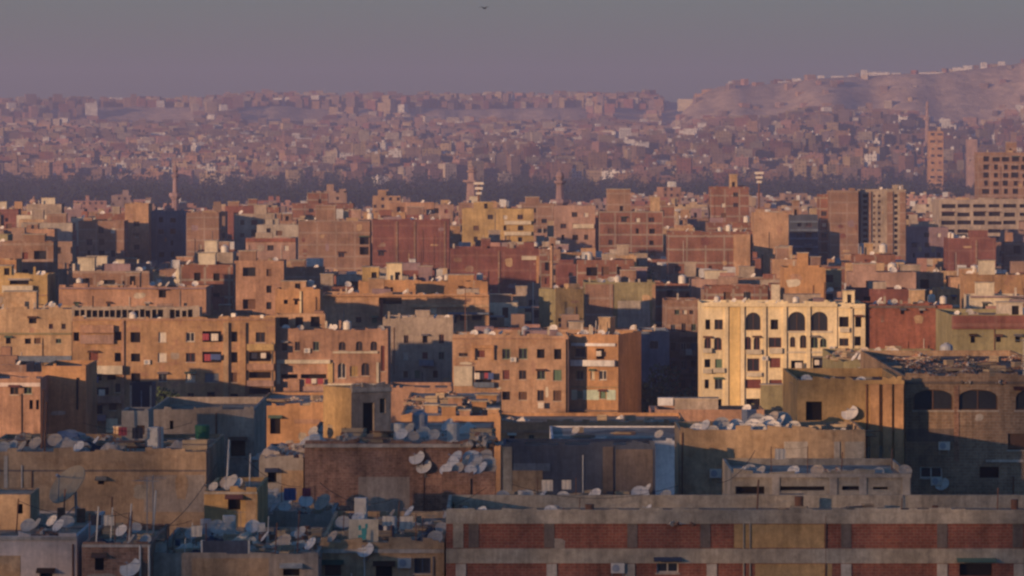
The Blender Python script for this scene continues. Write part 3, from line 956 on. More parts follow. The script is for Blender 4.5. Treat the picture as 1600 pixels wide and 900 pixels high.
b.row(490, 12, [120 + 9.3 * i for i in range(21)], 7.6, 'open', wall='greybrown')
b = add('arcade', 'apartment_building', 'salmon block with a dark roofed loggia along its top behind the attic openings', 'apartment building',
        92, 0, 322, 449, 830, D=14, mat='salmon', roof='roofdust', par=0.3, phrase='the salmon loggia block', vis=484)
b.row(459, 14, [104 + 12.5 * i for i in range(18) if i not in (6, 7)], 11.5, 'open'); b.hut(162, 192, 446, 3, 0.3, 'apricot', False)
b.strip('coping', 90, 325, 449.5, 451.5, 'mauve', 0.5); b.row(476, 5, (120, 170, 230, 290), 6, 'win')

b = add('archflats', 'apartment_building', 'brick coloured flats with small arched windows and a pale bordered balcony', 'apartment building',
        431, 0, 606, 516, 752, D=18, mat='salmon', roof='roofdust', par=0.5, phrase='the small arched-window flats', vis=640)
b.row(541, 14, (445, 465, 494), 9, 'win', 'wood'); b.row(541, 14, (535, 561, 584), 11, 'arch', 'wood')
b.strip('ledge', 520, 590, 549, 552, 'cream', 0.3); b.strip('band', 432, 516, 562, 568, 'cream', 0.5); b.strip('band', 432, 438, 569, 600, 'cream', 0.4)
b.win(452, 588, 26, 7, 'loggia'); b.win(490, 588, 40, 7, 'loggia'); b.win(534, 579, 13, 24, 'arch', 'plastic_white'); b.win(571, 577, 13, 20, 'arch', 'wood'); b.win(553, 580, 12, 16, 'shut', 'gold')
b.balcony(443, 468, 592, 614, 'salmon', 0.8); b.balcony(474, 510, 603, 614, 'pink', 0.8); b.strip('band', 512, 520, 566, 598, 'gold', 0.25); b.strip('band', 588, 592, 566, 598, 'cream', 0.25)
b.strip('ledge', 505, 600, 599, 602, 'cream', 0.3); b.row(624, 14, (460, 495, 535, 570), 12, 'win', 'wood'); b.win(598, 520 + 40, 6, 40, 'shut', 'wood_red')
b = add('pavilion', 'roof_pavilion', 'small pavilion of pale pillars and dark openings on the arched-window flats', 'pavilion',
        431, 0, 508, 491, 757, D=5, mat='apricot', roof='greybrown', par=0.2, phrase='the pale pillared pavilion', base=H - (516 - HY) * 752 / F - 0.5)
b.row(503, 14, (444, 468, 492), 14, 'open')

b = add('shadeflats', 'apartment_building', 'grey flats in deep shadow between the two orange blocks', 'apartment building',
        598, 0, 708, 498, 815, D=18, mat='greybrown', roof='roofdust', par=0.6, phrase='the shadowed grey flats', vis=640)
b.row(530, 12, (634, 664, 690), 8, 'win'); b.row(556, 12, (634, 664, 690), 8, 'shut', 'wood_red'); b.row(585, 12, (634, 652, 680), 8, 'win'); b.row(612, 14, (640, 668, 695), 9, 'open')
b.balcony(655, 678, 562, 570, 'bluegrey'); b.balcony(625, 650, 592, 600, 'mauve')
b = add('pinklow', 'rendered_building', 'low pinkish house with one black window beneath the shadowed flats', 'house',
        606, 0, 706, 606, 680, D=16, mat='salmon', roof='roofdust', par=0.4, phrase='the low pinkish house')
b.win(645, 622, 9, 14, 'open'); b.win(622, 614, 10, 6, 'shut', 'wood'); b.win(690, 620, 10, 10, 'shut', 'wood')

b = add('peachflats', 'apartment_building', 'peach coloured flats with four regular window columns and a cream balcony panel', 'apartment building',
        707, 0, 888, 525, 760, D=17, mat='apricot', roof='roofdust', par=0.6, phrase='the peach flats', vis=690)
for y in (553, 586, 618): b.row(y, 15, (791, 817, 845, 871), 12, 'win', 'wood')
b.win(724, 554, 14, 6, 'win'); b.strip('band', 738, 772, 539, 544, 'orange', 0.6); b.win(752, 553, 11, 11, 'shut', 'wood_red'); b.strip('band', 738, 742, 544, 562, 'orange', 0.5); b.strip('band', 768, 772, 544, 562, 'orange', 0.5)
b.strip('panel', 709, 738, 572, 603, 'cream', 0.35); b.win(755, 590, 26, 22, 'loggia'); b.balcony(740, 772, 597, 604, 'bluegrey', 0.8)
b.win(724, 622, 14, 14, 'shut', 'wood'); b.win(755, 622, 26, 16, 'loggia'); b.strip('ledge', 707, 888, 528, 530, 'salmon', 0.2)
b.strip('awning', 784, 868, 646, 650, 'slate', 1.6); b.row(655, 9, (795, 815, 835, 855), 14, 'open'); b.pipe(885, 530, 660, 'black', 0.1)
b = add('balconyflats', 'apartment_building', 'narrow orange flats with a white balcony storey and a mint green storey', 'apartment building',
        890, 966, 1002, 523, 762, th=14, mat='orange', roof='roofdust', par=0.6, phrase='the white-balcony flats', vis=690)
b.strip('panel', 893, 962, 536, 541, 'white', 0.35); b.win(907, 551, 16, 13, 'win', 'wood'); b.win(938, 553, 13, 17, 'loggia'); b.balcony(893, 962, 562, 571, 'white', 0.9)
b.win(906, 586, 11, 14, 'win', 'shutter_green'); b.win(926, 586, 6, 14, 'shut', 'cream'); b.win(942, 586, 12, 15, 'win', 'plastic_white'); b.strip('ledge', 890, 966, 604, 606, 'olive', 0.2)
b.strip('panel', 893, 902, 609, 625, 'mint', 0.06); b.strip('panel', 911, 936, 609, 625, 'mint', 0.06); b.strip('panel', 948, 962, 609, 625, 'mint', 0.06); b.win(906, 617, 9, 12, 'shut', 'shutter_green'); b.win(942, 617, 9, 12, 'shut', 'shutter_green')
b.strip('ledge', 890, 966, 640, 643, 'darkcon', 0.5); b.row(655, 12, (905, 942), 12, 'win')

b = add('yellowflats', 'apartment_building', 'tall pale yellow flats with arched windows on the top floor', 'apartment building',
        1097, 0, 1308, 474, 760, D=17, mat='yellow', roof='roofdust', par=0.6, phrase='the yellow arched flats', vis=640)
for x, w, h in ((1177, 23, 28), (1245, 27, 30), (1280, 27, 30)): b.win(x, 502, w, h, 'arch', 'wood', wall='yellow')
b.win(1123, 507, 13, 16, 'win', 'wood'); b.win(1106, 507, 8, 16, 'loggia'); b.win(1210, 507, 12, 16, 'open')
b.row(537, 18, (1106, 1122), 11, 'arch', 'wood_red'); b.row(568, 15, (1123,), 13, 'win', 'wood'); b.row(600, 15, (1123,), 13, 'win', 'wood_red'); b.row(568, 15, (1105,), 9, 'loggia'); b.row(600, 15, (1105,), 8, 'loggia'); b.row(630, 14, (1105, 1123), 9, 'loggia')
b.row(537, 20, (1169, 1183), 10, 'arch', 'wood_red'); b.win(1177, 570, 19, 20, 'win', 'wood_red'); b.win(1177, 600, 24, 14, 'shut', 'wood_red'); b.win(1177, 630, 22, 14, 'loggia')
b.win(1211, 535, 20, 16, 'win', 'wood_red'); b.win(1211, 567, 17, 15, 'shut', 'wood_red'); b.win(1212, 600, 20, 13, 'shut', 'wood_red'); b.win(1212, 630, 18, 12, 'win')
b.row(534, 18, (1239, 1255), 10, 'arch', 'wood'); b.row(535, 16, (1272, 1287), 12, 'arch', 'shutter_green'); b.win(1246, 571, 20, 16, 'loggia'); b.win(1282, 567, 24, 17, 'loggia')
b.win(1246, 602, 18, 14, 'win'); b.win(1282, 602, 18, 14, 'win')
for x in (1135, 1160, 1194, 1226, 1263): b.strip('pilaster', x - 3, x + 3, 478, 650, 'yellow', 0.3)
for y in (517, 549, 581): b.strip('band', 1227, 1300, y, y + 3, 'cream', 0.15)
b.strip('cornice', 1097, 1308, 474.5, 479, 'yellow', 0.5); b.strip('panel', 1140, 1156, 480, 640, 'sunyellow', 0.12)
b.balcony(1232, 1258, 577, 584, 'cream', 0.8); b.balcony(1270, 1296, 575, 583, 'cream', 0.8); b.balcony(1166, 1190, 546, 552, 'cream', 0.7); b.balcony(1114, 1132, 575, 581, 'cream', 0.7); b.balcony(1098, 1112, 544, 550, 'cream', 0.7); b.balcony(1098, 1112, 576, 582, 'cream', 0.7); b.balcony(1166, 1190, 582, 587, 'cream', 0.7); b.balcony(1202, 1222, 544, 551, 'cream', 0.7)
b = add('yellowwing', 'apartment_building', 'lower pale yellow wing joined to the tall arched flats', 'apartment building',
        1308.6, 0, 1352, 475, 760.2, D=14, mat='yellow', roof='roofdust', par=0.6, phrase='the yellow wing', vis=560)
b.strip('pilaster', 1328, 1332, 480, 600, 'yellow', 0.3); b.balcony(1312, 1327, 512, 518, 'cream', 0.7); b.row(503, 17, (1319,), 15, 'win', 'wood'); b.row(503, 18, (1341,), 11, 'loggia'); b.row(535, 12, (1319,), 15, 'shut', 'wood_red'); b.row(533, 17, (1341,), 11, 'loggia'); b.strip('cornice', 1309, 1352, 478.5, 482, 'yellow', 0.3)
b = add('roofbox', 'rendered_building', 'bare orange box shaped block standing over the yellow arched flats', 'building',
        1226, 0, 1290, 418, 800, D=14, mat='orange', roof='roofdust', par=0.4, phrase='the bare orange box block', vis=475)
b.win(1252, 468, 9, 8, 'open')
b = add('redwall', 'brick_building', 'plain red brick wall with a dark coping to the side of the yellow wing', 'building',
        1357, 0, 1488, 477, 761, D=20, mat='brick_red', roof='roofdust', par=0.4, phrase='the plain red brick wall', vis=540)
b.strip('coping', 1357, 1462, 477.5, 481, 'darkcon', 0.3); b.row(487, 6, (1411, 1440), 6, 'open')
b = add('orangebit', 'rendered_building', 'small bright orange house with a cream band on the red brick wall', 'house',
        1466, 0, 1500, 452, 830, D=12, mat='orange', roof='roofdust', par=0.4, phrase='the small bright orange house', vis=495)
b.strip('band', 1464, 1502, 476, 480, 'cream', 0.3); b.row(466, 6, (1476, 1490), 6, 'win')
b = add('creambit', 'rendered_building', 'cream house with two dark windows above the maroon and olive block', 'house',
        1516, 0, 1600, 462, 860, D=12, mat='cream', roof='roofdust', par=0.4, phrase='the cream house', vis=495)
b.row(478, 10, (1540, 1562), 10, 'shut', 'wood_red'); b.win(1586, 474, 12, 14, 'loggia'); b.strip('coping', 1514, 1600, 462.5, 465, 'mauve', 0.6)

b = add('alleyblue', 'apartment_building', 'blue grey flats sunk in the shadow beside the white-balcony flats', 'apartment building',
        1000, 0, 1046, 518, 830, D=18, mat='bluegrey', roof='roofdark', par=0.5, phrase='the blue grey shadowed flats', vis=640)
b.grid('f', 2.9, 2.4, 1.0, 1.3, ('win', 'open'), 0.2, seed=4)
b = add('alleybrown', 'apartment_building', 'tall cluttered brown flats with tiny balconies beside the yellow arched flats', 'apartment building',
        1040, 0, 1094, 470, 850, D=18, mat='brick_tan', roof='roofdust', par=0.5, phrase='the cluttered brown flats', vis=640)
b.row(488, 7, (1058, 1070, 1080), 7, 'win')
for y in (512, 542, 570, 600, 625): b.row(y, 12, (1052, 1068, 1084), 8, 'win', 'wood_red'); b.balcony(1062, 1090, y + 7, y + 13, 'salmon', 0.9)
b = add('greyblock', 'brick_building', 'stained grey olive block with a blank brick end above the balcony flats', 'building',
        913, 0, 1024, 441, 905, D=18, mat='olive', roof='roofdust', par=0.5, phrase='the stained grey olive block', vis=515)
b.strip('panel', 914, 958, 444, 515, 'brick_tan', 0.2); b.strip('pilaster', 1019, 1024, 444, 500, 'apricot', 0.3); b.strip('patch', 965, 1015, 470, 512, 'grey', 0.04)
b = add('oliveblock', 'rendered_building', 'olive walled house with a gold front and two black slit windows', 'house',
        842, 868, 912, 452, 880, th=-30, mat='gold', side='olive', roof='roofpale', par=0.4, phrase='the olive and gold house', vis=515)
b.win(876, 500, 8, 6, 'open'); b.win(892, 500, 9, 6, 'open'); b.win(884, 510, 22, 10, 'shut', 'mauve')
b = add('bandblock', 'apartment_building', 'long orange block with a green striped window band and a deep shaded balcony', 'apartment building',
        502, 0, 764, 460, 870, D=18, mat='apricot', roof='roofdust', par=0.4, phrase='the orange band-window block', vis=515)
b.strip('fascia', 500, 766, 444 + 17, 463, 'orange', 0.8); b.win(672, 467, 60, 12, 'win', 'green'); b.win(740, 467, 40, 9, 'loggia'); b.win(610, 470, 36, 10, 'loggia'); b.win(530, 470, 14, 14, 'loggia'); b.win(552, 470, 12, 18, 'shut', 'plastic_white')
b.strip('ledge', 640, 766, 476, 480, 'tan', 0.6); b.row(500, 10, (560, 585, 620, 650, 680, 710), 8, 'win', 'wood_red'); b.strip('pillar', 594, 598, 468, 500, 'brick_red', 0.8)
b.strip('shade', 700, 766, 488, 491, 'bluegrey', 1.5); b.row(497, 8, (725, 745), 14, 'loggia')
b = add('bandtop', 'rendered_building', 'bright orange upper block with small openings set on the band-window block', 'building',
        560, 0, 762, 440, 885, D=10, mat='orange', roof='roofdust', par=0.4, phrase='the bright orange upper block', vis=460)
b.row(452, 6, (600, 612, 720, 735), 5, 'open'); b.hut(566, 592, 418, 3, 1, 'gold'); b.hut(604, 628, 412, 3, 2, 'yellow'); b.hut(700, 740, 430, 4, 1, 'orange')
b = add('backorange', 'rendered_building', 'small orange house with a tall yellow post behind the pillared pavilion', 'house',
        430, 0, 500, 452, 840, D=12, mat='orange', roof='roofdust', par=0.4, phrase='the small orange house', vis=500)
b.row(472, 8, (446, 462), 6, 'open'); b.strip('pilaster', 468, 471, 455, 495, 'yellow', 0.3); b.hut(440, 478, 440, 3, 1, 'apricot')
b = add('leftyellow', 'rendered_building', 'golden yellow house with wide pale balconies at the far side', 'house',
        -30, 0, 74, 430, 850, D=16, mat='gold', roof='roofdust', par=0.4, phrase='the golden yellow house', vis=478)
b.win(23, 435 + 1, 12, 7, 'loggia'); b.balcony(4, 52, 446, 456, 'cream', 1.0); b.win(30, 441, 30, 7, 'loggia'); b.row(470, 5, (12, 36, 58), 4, 'open'); b.hut(-8, 18, 416, 4, 1, 'gold')
b.win(45, 437, 12, 8, 'shut', 'wood'); b.strip('ledge', -30, 74, 460, 462, 'apricot', 0.5)
b = add('leftbrown', 'rendered_building', 'dull brown block with scattered small windows beneath the golden yellow house', 'building',
        -40, 0, 112, 483, 790, D=20, mat='tan', roof='roofdust', par=0.4, phrase='the dull brown block', vis=570)
b.win(51, 501, 12, 9, 'open'); b.win(13, 532, 8, 10, 'open'); b.row(533, 8, (44, 58, 92), 9, 'shut', 'wood'); b.row(510, 8, (80, 100), 7, 'win'); b.strip('band', -40, 112, 520, 523, 'olive', 0.3)
b.strip('band', -40, 112, 556, 566, 'bluegrey', 0.7); b.row(574, 10, (10, 40, 80), 10, 'open')

# ------------------------------------------------------------------ the farther blocks that stand out
def far(key, label, xl, xs, xr, top, d, th, mat, side=None, storey=3.0, pitch=3.6, ww=1.1, wh=1.3, skip=0.3, phrase=None, vis=None, name='apartment_building', faces='f', D=14, styles=('win', 'open', 'shut'), seed=3, par=0.6):
    b = add(key, name, label, 'apartment building' if 'tower' not in name else 'tower block', xl, xs, xr, top, d, th=th, D=D, mat=mat, side=side, roof='roofdust', par=par, phrase=phrase, vis=vis)
    for fc in faces: b.grid(fc, storey, pitch, ww, wh, styles, skip, seed=seed)
    return b
far('brickwide', 'wide brown brick block with one deep dark notch between two shafts', 466, 0, 578, 345, 1250, 0, 'brick_tan', vis=440, phrase='the wide brown brick block', skip=0.9)
b = far('brickwide2', 'broad red brown brick wall taller than its neighbours, with thin pale columns', 582, 0, 702, 343, 1246, 0, 'brick_maroon', vis=440, phrase='the broad red brown wall', skip=0.95)
for x in (620, 648, 695): b.strip('column', x - 1.5, x + 1.5, 346, 440, 'brick_tan', 0.2)
for y in (352, 376, 392): B['brickwide'].win(569, y, 14, 12, 'loggia')
b = far('maroonwall', 'dark maroon brick wall with a strip coloured as sunlit along its edge', 703, 0, 842, 388, 1050, 0, 'brick_maroon', vis=485, phrase='the dark maroon wall', skip=1.0, D=20)
b.strip('pilaster', 838, 842, 400, 480, 'orange', 0.3); b.strip('coping', 815, 838, 400, 406, 'cream', 0.3); b.strip('column', 778, 781, 392, 480, 'brick_tan', 0.2)  # orange colour stands in for sunlight on the edge strip
b = far('goldtop', 'sunlit gold block with pale balconies rising over the dark maroon wall', 722, 0, 834, 326, 1380, 0, 'gold', vis=390, phrase='the gold block', skip=0.4, pitch=4)
for y in (345, 362, 378): b.balcony(788, 830, y, y + 5, 'cream', 0.9)
b.hut(740, 770, 316, 3, 1, 'gold')
far('redroofs', 'stepped cluster of red brown roofs in front of the dark tree belt', 456, 0, 552, 318, 1650, 0, 'brick_frame', vis=345, phrase='the stepped red roofs', skip=0.3).hut(480, 512, 302, 5, 2, 'brick_frame')
far('pinkblock', 'small pink block with a red roof edge beside the wide brown brick block', 384, 0, 462, 372, 1180, 0, 'pink', vis=410, phrase='the small pink block', skip=0.4).strip('coping', 384, 462, 372.5, 378, 'brick_red', 0.4)
b = far('leftpale', 'pale brown flats with tall slit windows at the side of the dark tower cluster', 122, 0, 194, 345, 1300, 0, 'brick_tan', vis=430, phrase='the pale brown slit-window flats', pitch=3.0, wh=1.6)
far('leftlit', 'sunlit tan tower with three rows of openings, tallest of the cluster by the minaret', 195, 0, 232, 318, 1320, 0, 'apricot', name='tower_block', vis=425, phrase='the sunlit tan tower', pitch=2.8)
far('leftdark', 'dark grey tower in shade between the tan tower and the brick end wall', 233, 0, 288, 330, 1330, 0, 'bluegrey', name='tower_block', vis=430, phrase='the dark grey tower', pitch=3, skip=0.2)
far('leftred', 'block with a blank reddish tan end wall beside the dark grey tower', 291, 0, 342, 332, 1310, 0, 'brick_tan', vis=410, phrase='the blank reddish tan end wall', skip=1.0)
far('pinktower', 'pinkish flats with stacked balconies under the pale minaret', 866, 0, 930, 322, 1350, 0, 'pink', vis=400, phrase='the pinkish balcony flats', pitch=3).balcony(895, 928, 350, 356, 'cream', 0.9)
far('brownstack', 'stacked brown flats with many small roofs over the blue shadowed trees', 936, 0, 1036, 330, 1345, 0, 'brick_frame', vis=420, phrase='the stacked brown flats', skip=0.25).hut(948, 985, 296, 6, 2, 'brick_tan')
b = far('brickright', 'long reddish brick flank with an end strip of balconies coloured as sunlit', 1044, 0, 1176, 362, 1150, 0, 'brick_frame', vis=450, phrase='the long reddish brick flank', skip=0.85)
b.strip('bay', 1146, 1172, 366, 450, 'apricot', 0.7)  # peach colour makes the end bay look sunlit
for y in (375, 392, 409, 426): b.win(1156, y, 8, 6, 'loggia')
far('redtower', 'reddish tower with a dark flat roof standing alone above the brick flank', 1110, 0, 1170, 292, 1480, 0, 'brick_frame', name='tower_block', vis=350, phrase='the reddish lone tower', skip=0.4)
far('creamtower', 'sunlit cream end wall of a slim tower beside a dark blue one', 1178, 0, 1232, 332, 1240, 0, 'apricot', name='tower_block', vis=415, phrase='the cream end-wall tower', skip=0.95)
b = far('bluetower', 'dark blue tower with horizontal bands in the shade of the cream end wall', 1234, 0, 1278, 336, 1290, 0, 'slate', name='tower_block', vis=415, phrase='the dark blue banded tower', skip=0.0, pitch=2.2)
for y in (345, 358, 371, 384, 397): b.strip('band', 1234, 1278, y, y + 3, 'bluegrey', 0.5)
b = far('twin', 'tall tan tower with a blank sunlit face beside a darker slotted one', 1297, 0, 1341, 298, 1400, 0, 'brick_tan', name='tower_block', vis=425, phrase='the blank tan tower', skip=0.85)
b = far('twinb', 'tall grey tan tower with two columns of dark windows, joined to the blank tan tower', 1345, 0, 1416, 296, 1404, 0, 'greybrown', name='tower_block', vis=425, phrase='the grey tan tower', skip=1.0)
for y in range(306, 430, 9):
    b.win(1352, y, 7, 5, 'loggia'); b.win(1374, y, 4, 4, 'win'); b.win(1400, y, 5, 5, 'open'); b.win(1366, y, 3, 4, 'shut')
b.strip('bay', 1386, 1395, 299, 430, 'brick_tan', 0.4); b.strip('bay', 1406, 1415, 299, 430, 'brick_tan', 0.4); b.strip('bay', 1357, 1361, 299, 430, 'brick_tan', 0.5)
far('twinleft', 'thin reddish slab beside the blank tan tower', 1281, 0, 1294, 304, 1410, 0, 'brick_frame', name='tower_block', vis=425, phrase='the thin reddish slab', skip=0.4)
far('purple', 'dim purple brown flats behind the grey tan tower', 1414, 0, 1482, 355, 1500, 0, 'mauve', vis=430, phrase='the purple brown flats', skip=0.3)
b = far('redright', 'square red brown brick block with a flat cluttered roof', 1482, 0, 1556, 372, 1250, 0, 'brick_maroon', vis=440, phrase='the square red brown block', skip=0.97)
b.strip('column', 1524, 1527, 375, 440, 'brick_tan', 0.2)
b = far('decks', 'long grey building of stacked open decks with dark gaps', 1468, 0, 1660, 312, 1750, 0, 'greybrown', vis=400, phrase='the stacked open decks', skip=1.0, D=30)
for i in range(7): b.row(322 + 13 * i, 6, [1482 + 24 * j for j in range(7)], 20, 'loggia')
b = far('unfinished', 'tall unfinished brown tower standing over the open decks', 1528, 0, 1660, 238, 1900, 0, 'brick_tan', name='tower_block', vis=310, phrase='the unfinished brown tower', styles=('open',), skip=0.1, ww=2.0, wh=1.8)
far('orangefar', 'small bright orange banded tower far off beyond the tree belt', 1452, 0, 1474, 205, 4300, 0, 'orange', name='tower_block', vis=255, phrase='the far orange tower', skip=0.0, pitch=6, ww=3, storey=6, wh=2, D=20)
far('pinkfar', 'small pale pink tower far off beside the unfinished brown tower', 1512, 0, 1527, 218, 4200, 0, 'pink', name='tower_block', vis=255, phrase='the far pink tower', skip=0.9, D=16)

# extra low blocks that carry the dishes
b = add('dishblock', 'brick_building', 'narrow dark brick block crowned with a thicket of dishes beside the rough brick block', 'building',
        690, 0, 774, 744, 386, D=11, mat='brick_rough', roof='roofdark', par=0.2, phrase='the dish covered dark block')
b.pipe(736, 748, 800, 'black', 0.05)
b = add('lowplat', 'concrete_building', 'low grey concrete block with white dishes standing before the stained walls', 'building',
        404, 0, 520, 804, 384, D=13, mat='grey', roof='roofpale', par=0.15, phrase='the low grey concrete block')

# rooflines and walls of the farther blocks, roughened
for i, b in enumerate(BLDS):
    if b.d > 700 and 'roof' in b.roofmat and b.par > 0.2:
        if b is not B['orangeflats']: b.ragged(int(min(6, 1 + b.W / 6)) if b.mat != 'yellow' else 2, 300 + i, 2.9 if b.d < 1000 else 4.2)
        b.mess(int(min(26, 6 + b.W * 0.7)), 500 + i, ('yellow', 'gold', 'cream', 'apricot') if b.mat == 'yellow' else None)
    elif b.d < 700 and b.par > 0.05 and b.base == 0:
        b.mess(int(min(16, 4 + b.W * 0.5)), 500 + i, ('tan', 'greybrown', 'concrete', 'brick_rough', 'brown', 'palecon'))
for b in BLDS: b.finish()

# ------------------------------------------------------------------ roof clutter: one prototype of each kind, then copies
PROTO = {}
def dish_bowl(mat, r=0.5, dep=0.13, n=14, el=38):
    m = MB()
    T = Matrix.Translation((0, 0, 0.62)) @ Matrix.Rotation(R(90 - el), 4, 'X')
    prof = [(r * t, dep * t * t) for t in (0.02, 0.4, 0.75, 1.0)]
    rings = [[T @ Vector((q * math.cos(2 * math.pi * k / n), q * math.sin(2 * math.pi * k / n), z)) for k in range(n)] for q, z in prof]
    T2 = T @ Matrix.Translation((0, 0, -0.02))
    rings2 = [[T2 @ Vector((q * math.cos(2 * math.pi * k / n), q * math.sin(2 * math.pi * k / n), z)) for k in range(n)] for q, z in prof]
    for a, c in zip(rings, rings[1:]):
        for k in range(n):
            j = (k + 1) % n
            m.face([a[k], a[j], c[j], c[k]], mat)
    for a, c in zip(rings2, rings2[1:]):
        for k in range(n):
            j = (k + 1) % n
            m.face([c[k], c[j], a[j], a[k]], 'steel')
    for k in range(n):
        j = (k + 1) % n
        m.face([rings[-1][k], rings[-1][j], rings2[-1][j], rings2[-1][k]], mat)
    m.face(rings[0], mat)
    return m, T

def proto(kind):
    if kind in PROTO: return PROTO[kind]
    base = kind.split(':')
    if base[0] in ('satellite_dish', 'mesh_dish'):
        r = link(base[0], None)
        mat = base[1]
        m, T = dish_bowl(mat, 0.5, 0.10 if base[0] == 'satellite_dish' else 0.16, 14 if base[0] == 'satellite_dish' else 20)
        m.build('dish', r)
        a = MB()
        tip = T @ Vector((0, 0, 0.42))
        for ang in (30, 150, 270): a.tube(T @ Vector((0.46 * math.cos(R(ang)), 0.46 * math.sin(R(ang)), 0.09)), tip, 0.012, 'steel', 4)
        a.tube(tip, T @ Vector((0, 0, 0.50)), 0.04, 'plastic_grey', 6, caps=True)
        a.build('feed_arm', r)
        s = MB(); s.tube((0, 0.12, 0), (0, 0.10, 0.60), 0.03, 'steel', 6); s.tube((0, 0.10, 0.58), T @ Vector((0, 0, -0.02)), 0.025, 'steel', 5)
        for ang in (90, 210, 330): s.tube((0.28 * math.cos(R(ang)), 0.12 + 0.28 * math.sin(R(ang)), 0.0), (0, 0.12, 0.25), 0.015, 'steel', 4)
        s.build('mast', r)
    elif base[0] == 'small_dish':
        m, T = dish_bowl(base[1], 0.5, 0.1, 10)
        m.tube((0, 0.1, 0), (0, 0.08, 0.6), 0.04, 'steel', 4)
        m.tube(T @ Vector((0, 0, 0)), T @ Vector((0, 0, 0.4)), 0.02, 'steel', 4)
        r = m.build('satellite_dish')
    elif base[0] == 'water_tank':
        r = link('water_tank', None)
        m = MB(); m.lathe([(0.52, 0.5), (0.55, 0.55), (0.55, 0.9), (0.57, 0.93), (0.57, 0.97), (0.55, 1.0), (0.55, 1.45), (0.42, 1.62), (0.2, 1.68)], base[1], 14); m.build('tank_body', r)
        l = MB(); l.lathe([(0.2, 1.685), (0.2, 1.76), (0.05, 1.78)], 'plastic_grey', 10); l.build('lid', r)
        for x in (-0.36, 0.36):
            for y in (-0.36, 0.36):
                q = MB(); q.box(x - 0.04, x + 0.04, y - 0.04, y + 0.04, 0, 0.498, 'rust'); q.build('leg', r)
    elif base[0] == 'ac_unit':
        r = link('ac_unit', None)
        m = MB(); m.box(-0.45, 0.45, -0.34, 0, 0.1, 0.75, 'plastic_white'); m.build('casing', r)
        g = MB(); g.lathe([(0.26, 0.0), (0.26, 0.02), (0.06, 0.03)], 'plastic_grey', 12, M=Matrix.Translation((-0.12, -0.342, 0.43)) @ Matrix.Rotation(R(90), 4, 'X')); g.build('fan_grille', r)
        for x in (-0.36, 0.36):
            q = MB(); q.box(x - 0.02, x + 0.02, -0.36, 0, 0.05, 0.097, 'steel'); q.box(x - 0.02, x + 0.02, -0.03, 0, -0.25, 0.05, 'steel'); q.build('bracket', r)
    elif base[0] == 'crate':
        r = link('wooden_crate', None)
        m = MB()
        for i in range(3):
            z = 0.04 + i * 0.2
            for y in (-0.35, 0.33): m.box(-0.5, 0.5, y, y + 0.02, z, z + 0.15, 'wood_pale')
            for x in (-0.5, 0.48): m.box(x, x + 0.02, -0.329, 0.329, z, z + 0.15, 'wood_pale')
        f = m
        for x in (-0.475, 0.475):
            for y in (-0.30, 0.30): f.box(x - 0.024, x + 0.004 if x > 0 else x + 0.024, y - 0.025, y + 0.025, 0, 0.62, 'wood')
        m.build('slats_and_posts', r)  # corner posts share this mesh with the slats
        q = MB(); q.box(-0.47, 0.47, -0.32, 0.32, 0.03, 0.4, 'roofdust'); q.build('contents', r)
    elif base[0] == 'cabinet':
        r = link('old_cabinet', None)
        m = MB(); m.box(-0.4, 0.4, -0.3, 0.3, 0.06, 1.5, base[1]); m.box(-0.36, 0.36, -0.26, 0.26, 0, 0.06, 'plastic_grey', skip='t'); m.build('body', r)
        d = MB(); d.box(-0.38, 0.38, -0.345, -0.303, 0.1, 0.95, base[1]); d.build('door', r)
        d2 = MB(); d2.box(-0.38, 0.38, -0.345, -0.303, 0.99, 1.46, base[1]); d2.build('door', r)
        h = MB(); h.box(0.28, 0.31, -0.38, -0.347, 0.6, 0.9, 'steel'); h.build('handle', r)
    elif base[0] == 'barrel':
        m = MB(); m.lathe([(0.29, 0), (0.3, 0.02), (0.29, 0.28), (0.31, 0.3), (0.29, 0.32), (0.29, 0.58), (0.31, 0.6), (0.29, 0.62), (0.3, 0.88), (0.27, 0.9)], base[1], 12); r = m.build('barrel')
    elif base[0] == 'plank_pile':
        m = MB(); rr = random.Random(5)
        for i in range(14):
            a = rr.uniform(-0.25, 0.25); x = rr.uniform(-0.3, 0.3); z = 0.02 + (i // 4) * 0.09 + rr.uniform(0, 0.015)
            M = Matrix.Translation((x, (i % 4 - 1.5) * 0.22, z)) @ Matrix.Rotation(a, 4, 'Z')
            m.box(-1.1, 1.1, -0.09, 0.09, 0, 0.05, 'wood_pale' if i % 3 else 'wood', M=M)
        r = m.build('plank_pile')
    elif base[0] in ('tarp_heap', 'rubble_heap'):
        m = MB(); n = 12; k = 7
        pts = {}
        for i in range(n):
            for j in range(k + 1):
                t = j / k
                rr_ = (1 - t) ** 0.75 if base[0] == 'tarp_heap' else (1 - t)
                a = 2 * math.pi * i / n
                q = Vector((math.cos(a) * rr_, math.sin(a) * rr_ * 0.7, t ** 1.1 * 0.45))
                q += noise.noise_vector(q * (2.3 if base[0] == 'tarp_heap' else 5) + Vector((len(PROTO), 0, 0))) * (0.34 if base[0] == 'tarp_heap' else 0.24) * (1 if 0 < j < k else 0.3)
                if j == 0: q.z = -0.02
                pts[i, j] = q
        for j in range(k - 1):
            for i in range(n): m.face([pts[i, j], pts[(i + 1) % n, j], pts[(i + 1) % n, j + 1], pts[i, j + 1]], base[1])
        top = Vector((0.1, 0.05, 0.42))
        for i in range(n): m.face([pts[i, k - 1], pts[(i + 1) % n, k - 1], top], base[1])
